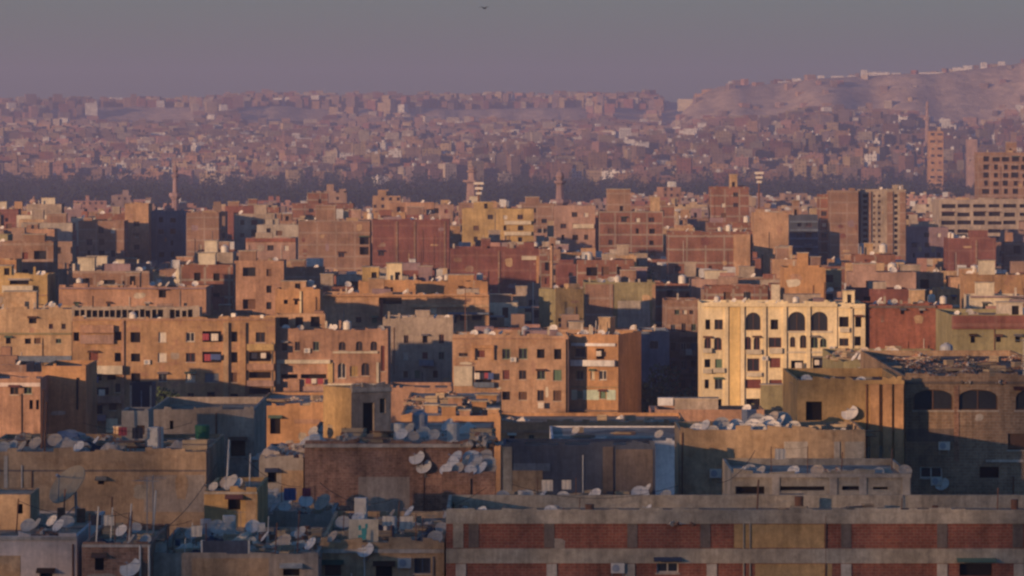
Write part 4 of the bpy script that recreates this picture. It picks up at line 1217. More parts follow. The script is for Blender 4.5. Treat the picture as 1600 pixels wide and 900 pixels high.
        if base[0] == 'rubble_heap':
            rr = random.Random(3)
            for i in range(70):
                a = rr.uniform(0, 6.28); q = rr.uniform(0.1, 1.25)
                M = Matrix.Translation((math.cos(a) * q, math.sin(a) * q * 0.7, max(0, 1 - q) * 0.42)) @ Matrix.Rotation(rr.uniform(0, 3), 4, Vector((rr.random(), rr.random(), 0.3)).normalized())
                s_ = rr.uniform(0.04, 0.16)
                m.box(-s_, s_, -s_ * 0.7, s_ * 0.7, -s_ * 0.5, s_ * 0.5, rr.choice((base[1], 'palecon', 'brick_rough')), M=M)
        r = m.build(base[0])
    elif base[0] == 'antenna':
        r = link('tv_antenna', None)
        m = MB(); m.tube((0, 0, 0), (0, 0, 3.2), 0.03, 'steel', 5); m.build('mast', r)
        e = MB(); e.tube((-0.7, 0, 3.05), (0.7, 0, 3.05), 0.018, 'steel', 4)
        for i in range(7): e.tube((-0.66 + i * 0.22, -0.5 + i * 0.045, 3.07), (-0.66 + i * 0.22, 0.5 - i * 0.045, 3.07), 0.012, 'steel', 4)
        e.build('aerial', r)
    elif base[0] == 'pole':
        m = MB(); m.tube((0, 0, 0), (0.12, 0.1, 2.3), 0.05, base[1], 6, caps=True); r = m.build('roof_pole')
    elif base[0] == 'panel':
        r = link('painted_board', None)
        m = MB(); m.box(-1.0, 1.0, -0.06, 0.06, 0, 1.9, 'cream'); m.build('board', r)
        q = MB()
        for x, z, w, h in ((-0.1, 0.35, 0.55, 0.5), (0.05, 0.85, 0.35, 0.45), (-0.25, 1.15, 0.18, 0.35), (0.2, 1.3, 0.16, 0.3)): q.box(x - w / 2, x + w / 2, -0.075, -0.062, z, z + h - 0.002, 'turq')
        q.build('paint', r)
    elif base[0] == 'screen':
        r = link('leaning_screen', None)
        m = MB(); m.box(-1.5, 1.5, -0.05, 0.05, 0.05, 1.15, 'slate'); m.build('panel', r)
        for x in (-1.56, 1.56):
            q = MB(); q.box(x - 0.055, x + 0.055, -0.07, 0.07, 0, 1.2, 'plastic_white'); q.build('post', r)
    elif base[0] == 'cloth':
        m = MB()
        for i in range(8):
            x0, x1 = -0.4 + i * 0.1, -0.3 + i * 0.1
            y0, y1 = 0.03 * math.sin(i * 1.9), 0.03 * math.sin((i + 1) * 1.9)
            m.face([(x0, y0, -0.8), (x1, y1, -0.8), (x1, y1 * 0.5, 0), (x0, y0 * 0.5, 0)], base[1])
            m.face([(x0, y0 * 0.5 + 0.012, 0), (x1, y1 * 0.5 + 0.012, 0), (x1, y1 + 0.012, -0.8), (x0, y0 + 0.012, -0.8)], base[1])
        r = m.build('hanging_cloth')
    r.location = (0, -200, -50)
    PROTO[kind] = r
    register(r)
    return r

PEND = []      # things whose label needs to know their neighbours
GROUP = {'dish': 'satellite dishes on the roofs', 'tank': 'water tanks on the roofs', 'air conditioner': 'air conditioners on the walls', 'crate': 'crates on the roofs', 'cabinet': 'old cabinets on the roofs', 'barrel': 'barrels on the roofs',
         'planks': 'piles of planks on the roofs', 'tarpaulin': 'tarpaulin heaps on the roofs', 'rubble': 'rubble heaps on the roofs', 'aerial': 'aerials on the roofs', 'pole': 'poles on the roofs', 'board': 'boards on the roofs', 'screen': 'boards on the roofs', 'cloth': 'washing on the balconies'}
ADJ = {'dish_white': 'white', 'dish_grey': 'grey', 'dish_dirty': 'dusty tan', 'mesh_tan': 'huge tan mesh', 'plastic_white': 'white', 'plastic_grey': 'grey', 'plastic_blue': 'blue', 'rust': 'rusty', 'tarp': 'grey', 'cloth_dark': 'black', 'roofdust': 'brown', 'palecon': 'pale',
       'cloth_white': 'white', 'cloth_blue': 'blue', 'cloth_red': 'red', 'green': 'green', 'slate': 'black', 'steel': 'steel', 'darkcon': 'dark brown', 'brick_rough': 'reddish', 'greybrown': 'grey brown', 'wood': 'brown', 'bluegrey': 'blue grey', 'salmon': 'orange', 'cream': 'cream'}
CAT = {'satellite_dish': 'dish', 'mesh_dish': 'dish', 'small_dish': 'dish', 'water_tank': 'tank', 'ac_unit': 'air conditioner', 'crate': 'crate', 'cabinet': 'cabinet', 'barrel': 'barrel', 'plank_pile': 'planks', 'tarp_heap': 'tarpaulin', 'rubble_heap': 'rubble', 'antenna': 'aerial', 'pole': 'pole', 'panel': 'board', 'screen': 'screen', 'cloth': 'cloth'}
NOUN = {'dish': 'satellite dish', 'tank': 'round water tank', 'air conditioner': 'boxy air conditioner', 'crate': 'wooden crate', 'cabinet': 'old cabinet', 'barrel': 'steel barrel', 'planks': 'pile of loose planks', 'tarpaulin': 'tarpaulin heap', 'rubble': 'heap of rubble', 'aerial': 'tall aerial', 'pole': 'thin roof pole', 'board': 'painted board', 'screen': 'leaning board', 'cloth': 'hanging cloth'}
NDISH = 0
def place(kind, host, loc, size=1.0, rz=0.0, word='on', pend=True):
    base = kind.split(':')
    c = copy_tree(proto(kind))
    c.location = loc
    c.rotation_euler = (0, 0, rz)
    c.scale = (size, size, size)
    cat = CAT[base[0]]
    c['category'] = cat
    c['group'] = GROUP[cat]
    adj = ADJ.get(base[1], '') if len(base) > 1 else ''
    if pend: PEND.append((c, adj, cat, host.phrase, CX + F * loc[0] / loc[1], word))
    return c
def on(kind, key, px, y, size=1.0, rz=0.0):
    h = B[key]
    p = h.roof_pt(px, y)
    return place(kind, h, p, size, rz)
def clutter(h, kinds, seed, ymax=6.0, size=(0.9, 1.3), ymin=0.5, pend=True, p0=None, p1=None):
    r = random.Random(seed)
    Mi = h.M.inverted()
    for kind, n in kinds:
        for i in range(n):
            for tries in range(12):
                x = r.uniform(-h.W / 2 + 0.7, h.W / 2 - 0.7)
                y = -h.D / 2 + r.uniform(ymin, min(ymax, h.D - 0.8))
                w = h.M @ Vector((x, y, h.h - h.par))
                px = CX + F * w.x / w.y
                if not (-15 < px < 1615) or (p0 is not None and not p0 < px < p1): continue
                sz = r.uniform(*size)
                rad = sz * 0.6
                if any((x - a) ** 2 + (y - c) ** 2 < (rad + q) ** 2 for a, c, q in h.occ): continue
                h.occ.append((x, y, rad))
                rz = R(r.uniform(-85, 25)) if 'dish' in kind else r.uniform(-0.6, 0.6)
                place(kind, h, w, sz, rz, pend=pend)
                break
D_ = ('satellite_dish:dish_white', 'satellite_dish:dish_grey', 'satellite_dish:dish_dirty')
def dishes(key, spec, seed):
    """(column, metres behind the edge, size) each"""
    r = random.Random(seed)
    for px, y, s in spec:
        h = B[key]
        q = h.M.inverted() @ h.roof_pt(px, y)
        h.occ.append((q.x, q.y, s * 0.55))
        on(D_[r.choice((0, 0, 1, 1, 2))], key, px, y, s * 0.72, R(r.uniform(-80, 15)))
dishes('crackwall', [(1088, 1.2, 1.5), (1101, 3.4, 1.7), (1114, 1.0, 1.3), (1127, 4.2, 1.9), (1140, 1.5, 1.5), (1151, 4.8, 1.7), (1163, 1.0, 1.4), (1176, 3.0, 1.8), (1187, 1.1, 1.5), (1198, 4.5, 2.0), (1209, 2.0, 1.7), (1219, 5.0, 2.1), (1228, 1.0, 1.5), (1240, 3.2, 1.6), (1183, 6.5, 2.1), (1206, 7.2, 2.3), (1222, 8.0, 2.2)], 1)
dishes('terrace', [(1160, 0.8, 1.3), (1172, 1.6, 1.4), (1189, 0.9, 1.3), (1240, 0.9, 1.3), (1277, 0.9, 1.4), (1373, 0.8, 1.2), (1386, 1.6, 1.1), (1414, 1.0, 1.4)], 2)
dishes('dishblock', [(697, 0.7, 1.4), (708, 3.4, 1.8), (716, 1.1, 1.5), (727, 4.2, 2.0), (735, 0.8, 1.3), (745, 2.9, 1.8), (754, 0.9, 1.6), (763, 3.6, 1.9), (768, 0.9, 1.4), (712, 7.0, 2.2), (738, 7.4, 2.2), (757, 7.2, 2.3)], 3)
dishes('lowplat', [(409, 1.0, 1.6), (420, 3.0, 1.9), (430, 0.9, 1.5), (440, 4.4, 2.0), (414, 6.5, 2.2), (455, 7.5, 1.9), (505, 1.2, 2.1), (478, 6.0, 1.6), (427, 9.0, 2.0), (445, 1.4, 1.3)], 4)
dishes('corner', [(520, 3.0, 1.4), (536, 16.0, 1.5), (612, 24.0, 1.4), (680, 2.0, 1.5), (560, 22.0, 1.3), (640, 26.0, 1.5), (690, 12.0, 1.3)], 5)
dishes('cluttered', [(250, 2.0, 1.3), (300, 14.0, 1.4), (415, 12.0, 1.3), (445, 7.0, 1.5), (470, 15.0, 1.4), (486, 5.0, 1.4), (395, 20.0, 1.5), (340, 18.0, 1.7)], 6)
dishes('shedbase', [(786, 1.0, 1.5), (824, 3.0, 1.4), (880, 1.2, 1.4), (930, 2.0, 1.6), (1000, 1.0, 1.9), (1010, 5.0, 1.8), (1040, 1.5, 1.5), (850, 5.0, 1.3)], 7)
dishes('frame', [(752, 1.0, 1.4), (700, 2.0, 1.2), (1012, 4.0, 1.3), (860, 3.0, 1.3)], 8)
dishes('whitewall', [(44, 2.5, 1.5), (58, 5.0, 1.3), (92, 3.0, 1.4), (104, 6.0, 1.5), (82, 8.0, 1.3), (66, 10.0, 1.2)], 9)
dishes('lowbrown', [(205, 0.6, 1.3), (228, 1.2, 1.2), (190, 9.0, 1.3), (212, 12.0, 1.2)], 10)
dishes('brownwall', [(6, 1.2, 1.4), (20, 2.0, 1.5), (35, 1.0, 1.5), (56, 5.0, 1.6), (86, 8.0, 1.7), (124, 2.0, 1.4), (150, 10.0, 1.3), (300, 6.0, 1.4)], 11)
dishes('windowhut', [(362, 1.0, 1.9), (355, 3.5, 1.5), (372, 4.0, 1.3), (334, 2.0, 1.1)], 12)
dishes('pilaster', [(1300, 1.0, 1.2), (1345, 1.4, 1.2), (1260, 3.0, 1.3)], 13)
dishes('rubblebrick', [(628, 3.0, 1.4), (646, 1.0, 1.3), (662, 5.0, 1.5), (678, 2.0, 1.4), (640, 9.0, 1.6), (490, 8.0, 1.3), (700, 14.0, 1.7), (620, 12.0, 1.5), (655, 16.0, 1.5)], 14)
dishes('junkroof', [(1336, 2, 1.5), (1348, 5, 1.6), (1360, 1.5, 1.4), (1374, 7, 1.6), (1386, 3, 1.5), (1397, 9, 1.7), (1410, 2, 1.5), (1424, 6, 1.6), (1440, 3, 1.4), (1370, 12, 1.7), (1392, 15, 1.7), (1350, 14, 1.6)], 15)
dishes('whiteroof', [(1030, 3, 1.3), (900, 10, 1.2)], 16)
# wall dishes
for key, px, py, s in (('pilaster', 1328, 646, 1.4), ('rubblebrick', 652, 716, 1.3), ('rubblebrick', 663, 730, 1.3), ('arched', 1472, 757, 1.2), ('dishblock', 752, 786, 1.2), ('lowbrown', 205, 888, 1.5), ('corner', 572, 860, 1.2)):
    h = B[key]; u, v = h.uv('f', px, py); M, ang = h.fm('f')
    w = h.M @ (M @ Vector((u, -0.17 * s, v - 0.62 * s)))
    place('satellite_dish:dish_white', h, w, s, R(-25), 'fixed to the wall of')
for key, px, py in (('arched', 1475, 697), ('arched', 1463, 752), ('frame', 965, 888), ('corner', 632, 880), ('crackwall', 1118, 740), ('peachflats', 802, 562), ('orangeflats', 230, 566), ('archflats', 480, 548), ('yellowflats', 1195, 560), ('yellowflats', 1300, 545)):
    h = B[key]; u, v = h.uv('f', px, py); M, ang = h.fm('f')
    place('ac_unit', h, h.M @ (M @ Vector((u, -0.004, v - 0.4))), 1.0, 0, 'fixed to the wall of')

for key, kinds, seed, ymax, rng in (
    ('cluttered', [('crate', 22), ('cabinet:plastic_white', 2), ('barrel:plastic_blue', 3), ('plank_pile', 12), ('tarp_heap:cloth_white', 9), ('barrel:rust', 6), ('cabinet:plastic_grey', 1), ('tarp_heap:cloth_dark', 8), ('rubble_heap:palecon', 12), ('pole:plastic_white', 3), ('pole:rust', 4), ('antenna', 2)], 21, 22, (0.55, 1.0)),
    ('corner', [('tarp_heap:cloth_dark', 12), ('barrel:plastic_blue', 4), ('barrel:plastic_white', 3), ('crate', 16), ('plank_pile', 9), ('cabinet:plastic_grey', 1), ('rubble_heap:palecon', 10), ('tarp_heap:tarp', 6), ('pole:rust', 4), ('antenna', 1)], 22, 26, (0.55, 1.05)),
    ('lowbrown', [('pole:plastic_white', 4), ('pole:rust', 3), ('antenna', 2), ('crate', 3), ('tarp_heap:cloth_dark', 2), ('tarp_heap:cloth_blue', 1), ('water_tank:plastic_white', 1), ('plank_pile', 2)], 23, 16, (0.9, 1.3)),
    ('whitewall', [('barrel:rust', 3), ('crate', 3), ('tarp_heap:cloth_white', 2), ('rubble_heap:brick_rough', 2), ('pole:rust', 2)], 24, 20, (0.9, 1.3)),
    ('brownwall', [('tarp_heap:tarp', 3), ('rubble_heap:greybrown', 4), ('plank_pile', 3), ('crate', 4), ('pole:rust', 2), ('tarp_heap:cloth_dark', 2), ('cabinet:plastic_white', 1)], 25, 18, (1.2, 2.2)),
    ('windowhut', [('crate', 2), ('plank_pile', 1), ('pole:plastic_white', 2), ('barrel:rust', 1)], 26, 9, (0.9, 1.2)),
    ('rubblebrick', [('rubble_heap:palecon', 6), ('plank_pile', 3), ('tarp_heap:cloth_white', 3), ('crate', 3), ('barrel:plastic_white', 2), ('water_tank:plastic_grey', 1)], 27, 20, (1.1, 1.9)),
    ('greyplat', [('tarp_heap:tarp', 3), ('rubble_heap:palecon', 2), ('plank_pile', 1)], 28, 14, (1.4, 2.2)),
    ('lowplat', [('rubble_heap:palecon', 5), ('crate', 5), ('tarp_heap:cloth_dark', 3), ('plank_pile', 3)], 29, 11, (0.6, 1.0)),
    ('dishblock', [('rubble_heap:palecon', 2), ('crate', 2), ('barrel:plastic_white', 1)], 30, 9, (0.8, 1.2)),
    ('shedbase', [('crate', 6), ('rubble_heap:palecon', 6), ('plank_pile', 3), ('barrel:plastic_white', 1), ('tarp_heap:roofdust', 2)], 31, 8, (0.9, 1.3)),
    ('frame', [('rubble_heap:palecon', 9), ('plank_pile', 6), ('barrel:rust', 4), ('crate', 6), ('tarp_heap:roofdust', 5), ('pole:rust', 4)], 32, 13, (0.6, 1.2)),
    ('terrace', [('rubble_heap:palecon', 2), ('pole:rust', 2)], 33, 8, (0.7, 1.1)),
    ('crackwall', [('crate', 4), ('tarp_heap:cloth_white', 3), ('plank_pile', 2), ('cabinet:plastic_grey', 1), ('tarp_heap:cloth_blue', 1)], 34, 11, (1.0, 1.5)),
    ('pilaster', [('rubble_heap:palecon', 3), ('crate', 2), ('plank_pile', 2)], 35, 10, (0.8, 1.3)),
    ('arched', [('rubble_heap:brick_rough', 16), ('tarp_heap:darkcon', 8), ('plank_pile', 8), ('crate', 8), ('rubble_heap:darkcon', 14), ('antenna', 1)], 36, 45, (0.6, 1.3)),
    ('junkroof', [('rubble_heap:greybrown', 9), ('tarp_heap:cloth_white', 3), ('crate', 8), ('water_tank:plastic_grey', 1), ('plank_pile', 5)], 37, 28, (0.8, 1.5)),
    ('paleroof', [('rubble_heap:salmon', 14), ('plank_pile', 6), ('crate', 6)], 38, 48, (0.7, 1.4)),
    ('whiteroof', [('plank_pile', 2), ('crate', 1)], 39, 20, (0.8, 1.2)),
    ('sunwall', [('rubble_heap:palecon', 3), ('plank_pile', 2), ('crate', 1)], 40, 20, (0.9, 1.4)),
    ('longorange', [('crate', 4), ('rubble_heap:palecon', 3), ('tarp_heap:cloth_white', 2)], 41, 16, (0.9, 1.4)),
    ('orangeflats', [('small_dish:dish_white', 3), ('small_dish:dish_grey', 2), ('cabinet:plastic_white', 2), ('crate', 3), ('water_tank:plastic_white', 2)], 42, 5, (0.75, 1.25)),
    ('archflats', [('small_dish:dish_white', 5), ('small_dish:dish_grey', 3), ('rubble_heap:palecon', 2), ('water_tank:plastic_white', 1)], 43, 8, (0.75, 1.25)),
    ('peachflats', [('small_dish:dish_white', 4), ('small_dish:dish_grey', 2), ('crate', 3), ('tarp_heap:cloth_dark', 1), ('water_tank:plastic_grey', 2), ('antenna', 1)], 44, 9, (0.75, 1.25)),
    ('balconyflats', [('small_dish:dish_white', 5), ('small_dish:dish_grey', 3), ('tarp_heap:cloth_white', 2), ('pole:plastic_white', 2)], 45, 9, (0.75, 1.25)),
    ('yellowflats', [('small_dish:dish_white', 5), ('small_dish:dish_grey', 3), ('water_tank:plastic_white', 2), ('crate', 3), ('antenna', 2), ('tarp_heap:cloth_white', 2)], 46, 10, (0.75, 1.25)),
    ('yellowwing', [('tarp_heap:cloth_white', 1), ('small_dish:dish_white', 1), ('small_dish:dish_grey', 0)], 47, 8, (0.75, 1.25)),
    ('redwall', [('small_dish:dish_white', 6), ('small_dish:dish_grey', 4), ('rubble_heap:palecon', 4), ('water_tank:plastic_white', 2)], 48, 12, (0.75, 1.25)),
    ('bandtop', [('small_dish:dish_white', 3), ('small_dish:dish_grey', 2), ('water_tank:plastic_white', 2), ('antenna', 1)], 49, 8, (0.75, 1.25)),
    ('bandblock', [('small_dish:dish_white', 2), ('small_dish:dish_grey', 1), ('tarp_heap:cloth_white', 2), ('antenna', 1)], 50, 8, (0.75, 1.25)),
    ('greyblock', [('small_dish:dish_white', 3), ('small_dish:dish_grey', 2), ('water_tank:plastic_white', 1)], 51, 10, (0.75, 1.25)),
    ('oliveblock', [('small_dish:dish_white', 1), ('small_dish:dish_grey', 0)], 52, 6, (0.75, 1.25)),
    ('arcade', [('small_dish:dish_white', 3), ('small_dish:dish_grey', 2), ('water_tank:plastic_white', 2), ('small_dish:dish_dirty', 3)], 53, 10, (0.75, 1.25)),
    ('leftyellow', [('small_dish:dish_white', 2), ('small_dish:dish_grey', 1), ('water_tank:plastic_white', 1)], 54, 10, (0.75, 1.25)),
    ('leftbrown', [('small_dish:dish_white', 4), ('small_dish:dish_grey', 2), ('rubble_heap:palecon', 3), ('tarp_heap:cloth_white', 2)], 55, 16, (0.75, 1.25)),
    ('shadeflats', [('small_dish:dish_white', 2), ('small_dish:dish_grey', 1)], 56, 10, (0.75, 1.25)),
    ('twotone', [('small_dish:dish_white', 2), ('small_dish:dish_grey', 1), ('rubble_heap:palecon', 2)], 57, 12, (0.75, 1.25)),
    ('backorange', [('small_dish:dish_white', 2), ('small_dish:dish_grey', 1), ('water_tank:plastic_white', 1)], 58, 8, (0.75, 1.25)),
    ('brickright', [('small_dish:dish_white', 3), ('small_dish:dish_grey', 2), ('water_tank:plastic_white', 2)], 59, 10, (0.75, 1.25)),
    ('brickwide2', [('small_dish:dish_white', 3), ('small_dish:dish_grey', 1), ('water_tank:plastic_white', 2)], 60, 10, (0.75, 1.25)),
    ('redright', [('small_dish:dish_white', 3), ('small_dish:dish_grey', 1), ('water_tank:plastic_white', 2)], 61, 10, (0.75, 1.25)),
    ('twinb', [('small_dish:dish_white', 2), ('small_dish:dish_grey', 1), ('water_tank:plastic_white', 1)], 62, 10, (0.75, 1.25)),
    ('brickwide', [('small_dish:dish_white', 2), ('small_dish:dish_grey', 1), ('water_tank:plastic_white', 2)], 63, 10, (0.75, 1.25)),
):
    clutter(B[key], kinds, seed, ymax, rng)
# a few single pieces where the photo shows them
on('mesh_dish:mesh_tan', 'whitewall', 112, 20.0, 3.3, R(-50))
on('screen', 'cluttered', 352, 1.2, 1.0, 0.03)
on('cabinet:plastic_white', 'corner', 564, 27.5, 1.1, -0.1)
on('panel', 'corner', 568, 2.5, 1.0, 0.02)
on('tarp_heap:tarp', 'brownwall', 112, 4.0, 2.6, 0.2)
on('tarp_heap:bluegrey', 'brownwall', 108, 14.0, 2.4, 0.6)
on('tarp_heap:cream', 'cluttered', 452, 9.0, 1.7, 0.3)
on('tarp_heap:cream', 'cluttered', 300, 6.0, 1.3, 0.9)
on('tarp_heap:cream', 'cluttered', 392, 14.0, 1.6, 0.5)
on('barrel:green', 'brownwall', 316, 12.0, 2.0, 0.0)
on('pole:plastic_white', 'windowhut', 354, 6.0, 1.6, 0.0)
# washing lines on the near roofs
def washing(key, px0, px1, y, seed, word):
    h = B[key]; r = random.Random(seed)
    a, c = h.roof_pt(px0, y), h.roof_pt(px1, y)
    t = thing('washing_line', f'washing line on two posts across the roof of {h.phrase}', 'washing line', a, 0, 'washing lines on the near roofs')
    v = c - a
    for q in (Vector((0, 0, 0)), v):
        m = MB(); m.tube(q, q + Vector((0, 0, 2.1)), 0.035, 'rust', 5, caps=True); m.build('post', t)
    m = MB()
    for i in range(6):
        s0, s1 = i / 6, (i + 1) / 6
        m.tube(v * s0 + Vector((0, 0, 2.05 - 0.5 * s0 * (1 - s0))), v * s1 + Vector((0, 0, 2.05 - 0.5 * s1 * (1 - s1))), 0.012, 'black', 4)
    m.build('line', t)
    n = max(2, int(v.length / 0.95))
    for i in range(n):
        s_ = (i + 0.5) / n
        if r.random() < 0.2: continue
        place('cloth:' + r.choice(('cloth_white', 'cloth_white', 'cloth_blue', 'cloth_dark', 'cloth_red')), h, a + v * s_ + Vector((0, 0.0, 2.03 - 0.5 * s_ * (1 - s_))), r.uniform(0.8, 1.25), math.atan2(v.y, v.x), 'on the washing line of')
washing('cluttered', 262, 322, 4.0, 1, 0); washing('corner', 590, 650, 5.0, 2, 0); washing('brownwall', 180, 250, 6.0, 3, 0); washing('rubblebrick', 520, 590, 22.0, 4, 0); washing('lowplat', 440, 492, 3.0, 5, 0); washing('shedbase', 840, 900, 0.7, 6, 0); washing('terrace', 1205, 1262, 6.0, 7, 0); washing('lowbrown', 140, 180, 5.0, 8, 0)
# washing on the balconies of the flats
r_ = random.Random(90)
for key, px, py in (('peachflats', 746, 582), ('peachflats', 753, 582), ('peachflats', 760, 582), ('peachflats', 766, 582), ('orangeflats', 325, 553), ('orangeflats', 334, 553), ('orangeflats', 341, 553), ('orangeflats', 322, 521), ('orangeflats', 336, 521),
                    ('orangeflats', 398, 551), ('orangeflats', 412, 551), ('archflats', 482, 591), ('archflats', 491, 591), ('archflats', 501, 591), ('balconyflats', 938, 548), ('yellowflats', 1282, 562), ('yellowflats', 1276, 562), ('yellowflats', 1247, 566), ('alleybrown', 1076, 545), ('alleybrown', 1080, 574), ('peachflats', 845, 628), ('orangeflats', 150, 588), ('orangeflats', 160, 608)):
    h = B[key]; u, v = h.uv('f', px, py); M, ang = h.fm('f')
    place('cloth:' + r_.choice(('cloth_white', 'cloth_white', 'cloth_blue', 'cloth_dark', 'cloth_red')), h, h.M @ (M @ Vector((u, -1.04, v))), r_.uniform(0.9, 1.3), 0, 'hung out on')

# ------------------------------------------------------------------ towers, masts, trees, bird
def minaret(label, px, top, base_y, d, mat='cream', w=2.0):
    z0 = land((px - CX) * d / F, d)
    zt = H - (top - HY) * d / F
    hgt = zt - z0
    r = thing('minaret', label, 'minaret', ((px - CX) * d / F, d, z0), 0.3, 'minarets over the roofs')
    m = MB(); m.box(-w * 1.1, w * 1.1, -w * 1.1, w * 1.1, 0, hgt * 0.35, mat); m.lathe([(w, hgt * 0.35 + 0.01), (w * 0.85, hgt * 0.66)], mat, 8); m.build('shaft', r)
    b_ = MB(); b_.lathe([(w * 0.9, hgt * 0.661), (w * 1.5, hgt * 0.69), (w * 1.5, hgt * 0.72)], mat, 8); b_.build('balcony', r)
    u = MB(); u.lathe([(w * 0.65, hgt * 0.721), (w * 0.55, hgt * 0.85)], mat, 8); u.lathe([(w * 0.6, hgt * 0.851), (w * 0.95, hgt * 0.87), (w * 0.95, hgt * 0.885)], mat, 8); u.build('upper_shaft', r)
    c = MB(); c.lathe([(w * 0.4, hgt * 0.886), (w * 0.7, hgt * 0.92), (w * 0.55, hgt * 0.95), (w * 0.12, hgt * 0.975), (w * 0.06, hgt)], mat, 8); c.build('cap', r)
minaret('tall pale minaret rising against the dark tree belt above the tan tower cluster', 274, 252, 320, 1900, 'mauve', 1.6)
minaret('small pinkish minaret standing among low roofs near the edge', 53, 306, 345, 1900, 'pink', 2.4)
minaret('pinkish minaret above the balcony flats', 875, 262, 320, 1800, 'mauve', 2.4)
minaret('thin white minaret below the sandy hill', 1449, 155, 200, 5600, 'pink', 2.8)
minaret('squat pale tower with a stepped top among the dark trees', 738, 257, 290, 3300, 'pink', 4.2)
minaret('short pale yellow twin topped tower behind the salmon loggia block', 279, 412, 450, 960, 'cream', 0.9)

def mast(label, px, top, d, mat, r0=0.35, arms=True):
    x = (px - CX) * d / F
    zt = H - (top - HY) * d / F
    r = thing('mast', label, 'mast', (x, d, 0), 0, 'masts over the roofs')
    m = MB(); m.tube((0, 0, 0), (0, 0, zt), r0, mat, 6, r2=r0 * 0.6, caps=True); m.build('pole', r)
    if arms:
        a = MB()
        for k, z in enumerate((zt - 0.8, zt - 2.2, zt - 3.6)): a.box(-1.4 + k * 0.3, 1.4 - k * 0.3, -r0 - 0.3, -r0 + 0.1, z, z + 0.7, 'plastic_white')
        a.build('antenna_panel', r)
mast('thick pale post standing in a gap by the dark maroon wall', 862, 384, 1035, 'apricot', 0.5, False)
mast('black mast with pale antenna panels rising over the gold block', 748, 284, 1440, 'rust', 0.5)
mast('thin mast above the band-window block', 727, 452, 862, 'rust', 0.12, False)
mast('thin mast before the wide brown brick block', 833, 440, 900, 'plastic_white', 0.12, False)
mast('black lattice mast beside the grey tan tower', 1186, 268, 1600, 'rust', 0.4)

def crown(mb, c, rad, hgt, n, leaf, r, mats=('leaf', 'leaf_light')):
    """leaf clumps through an uneven volume made of several lobes"""
    lobes = [(Vector((r.uniform(-.5, .5) * rad, r.uniform(-.5, .5) * rad, r.uniform(-.35, .4) * hgt)), r.uniform(.4, .65)) for _ in range(6)]
    for i in range(n):
        o, s = r.choice(lobes)
        v = Vector((r.gauss(0, 1), r.gauss(0, 1), r.gauss(0, 1))).normalized() * (r.random() ** 0.4)
        p = c + o + Vector((v.x * rad * s, v.y * rad * s, v.z * hgt * 0.5 * s))
        q = Vector((r.gauss(0, 1), r.gauss(0, 1), r.gauss(0, 0.7))).normalized()
        a = q.orthogonal().normalized() * leaf * r.uniform(.6, 1.2); b_ = q.cross(a).normalized() * leaf * r.uniform(.5, 1.0)
        mb.face([p - a, p - b_ * .8, p + a, p + b_], mats[0] if r.random() < .6 else mats[1])
def tree(label, px, d, hgt, rad, seed, base=0.0):
    r = random.Random(seed)
    t = thing('tree', label, 'tree', ((px - CX) * d / F, d, base), 0, 'trees between the buildings')
    m = MB(); m.tube((0, 0, 0), (0.1, 0, hgt * 0.35), 0.28, 'bark', 7, r2=0.2)
    for k in range(6):
        a = k * 1.05
        m.tube((0.1, 0, hgt * 0.33), (math.cos(a) * rad * .6, math.sin(a) * rad * .6, hgt * r.uniform(.55, .8)), 0.13, 'bark', 5, r2=0.04)
    m.build('trunk', t)
    c = MB(); crown(c, Vector((0, 0, hgt * 0.66)), rad, hgt * 0.72, 1500, 0.34, r); c.build('crown', t)
tree('dark leafy tree in the shadow beside the white-balcony flats', 992, 790, 11.5, 3.4, 1)
tree('broad dark tree filling the alley between the peach and yellow flats', 1026, 800, 12.0, 5.2, 2)
tree('small dark tree close to the foot of the yellow arched flats', 1066, 792, 9.5, 3.0, 3)
tree('dark bushy tree before the long orange flats', 262, 640, 16.0, 2.8, 4)
tree('slim dark tree beside the black awning under the orange flats', 285, 650, 14.0, 2.2, 5)
tree('dark tree in the blue shadow under the stacked brown flats', 975, 1120, 21, 5.5, 6)
tree('rounded dark tree at the corner of the long reddish brick flank', 1010, 1110, 19, 5, 7)
tree('dark tree behind the pale post', 900, 1080, 19.5, 5, 8)
tree('low dark tree before the dark blue banded tower', 940, 1100, 20, 5, 9)
b = add('awning', 'market_shelter', 'black curtained shelter on a roof below the long orange flats', 'shelter',
        203, 0, 238, 600, 600, D=6, mat='cloth_dark', roof='slate', par=0.1, phrase='the black shelter')
b.strip('post', 203, 206, 602, 660, 'palecon', 0.2); b.strip('post', 220, 222, 610, 660, 'bluegrey', 0.2); b.strip('post', 234, 237, 602, 660, 'palecon', 0.2); b.finish()

bd = MB()
bd.lathe([(0.01, -0.34), (0.07, -0.2), (0.1, 0.0), (0.07, 0.18), (0.05, 0.26), (0.01, 0.36)], 'bird_dark', 8, M=Matrix.Rotation(R(90), 4, 'Y'))
for s_ in (-1, 1):
    w0 = [(0.12, s_ * 0.08, 0.03), (-0.12, s_ * 0.08, 0.03), (-0.16, s_ * 0.42, 0.20), (0.08, s_ * 0.42, 0.22)]
    w1 = [(0.08, s_ * 0.42, 0.22), (-0.16, s_ * 0.42, 0.20), (-0.2, s_ * 0.8, 0.12), (-0.12, s_ * 0.8, 0.12)]
    for w in (w0, w1): bd.face(w, 'bird_dark'); bd.face([Vector(q) - Vector((0, 0, 0.015)) for q in w][::-1], 'bird_dark')
bd.face([(-0.3, -0.03, 0), (-0.3, 0.03, 0), (-0.5, 0.1, 0), (-0.5, -0.1, 0)], 'bird_dark')
tag(bd.build('bird', None, P(757, 13, 640), 0.9), 'small dark bird flying alone in the hazy sky', 'bird')

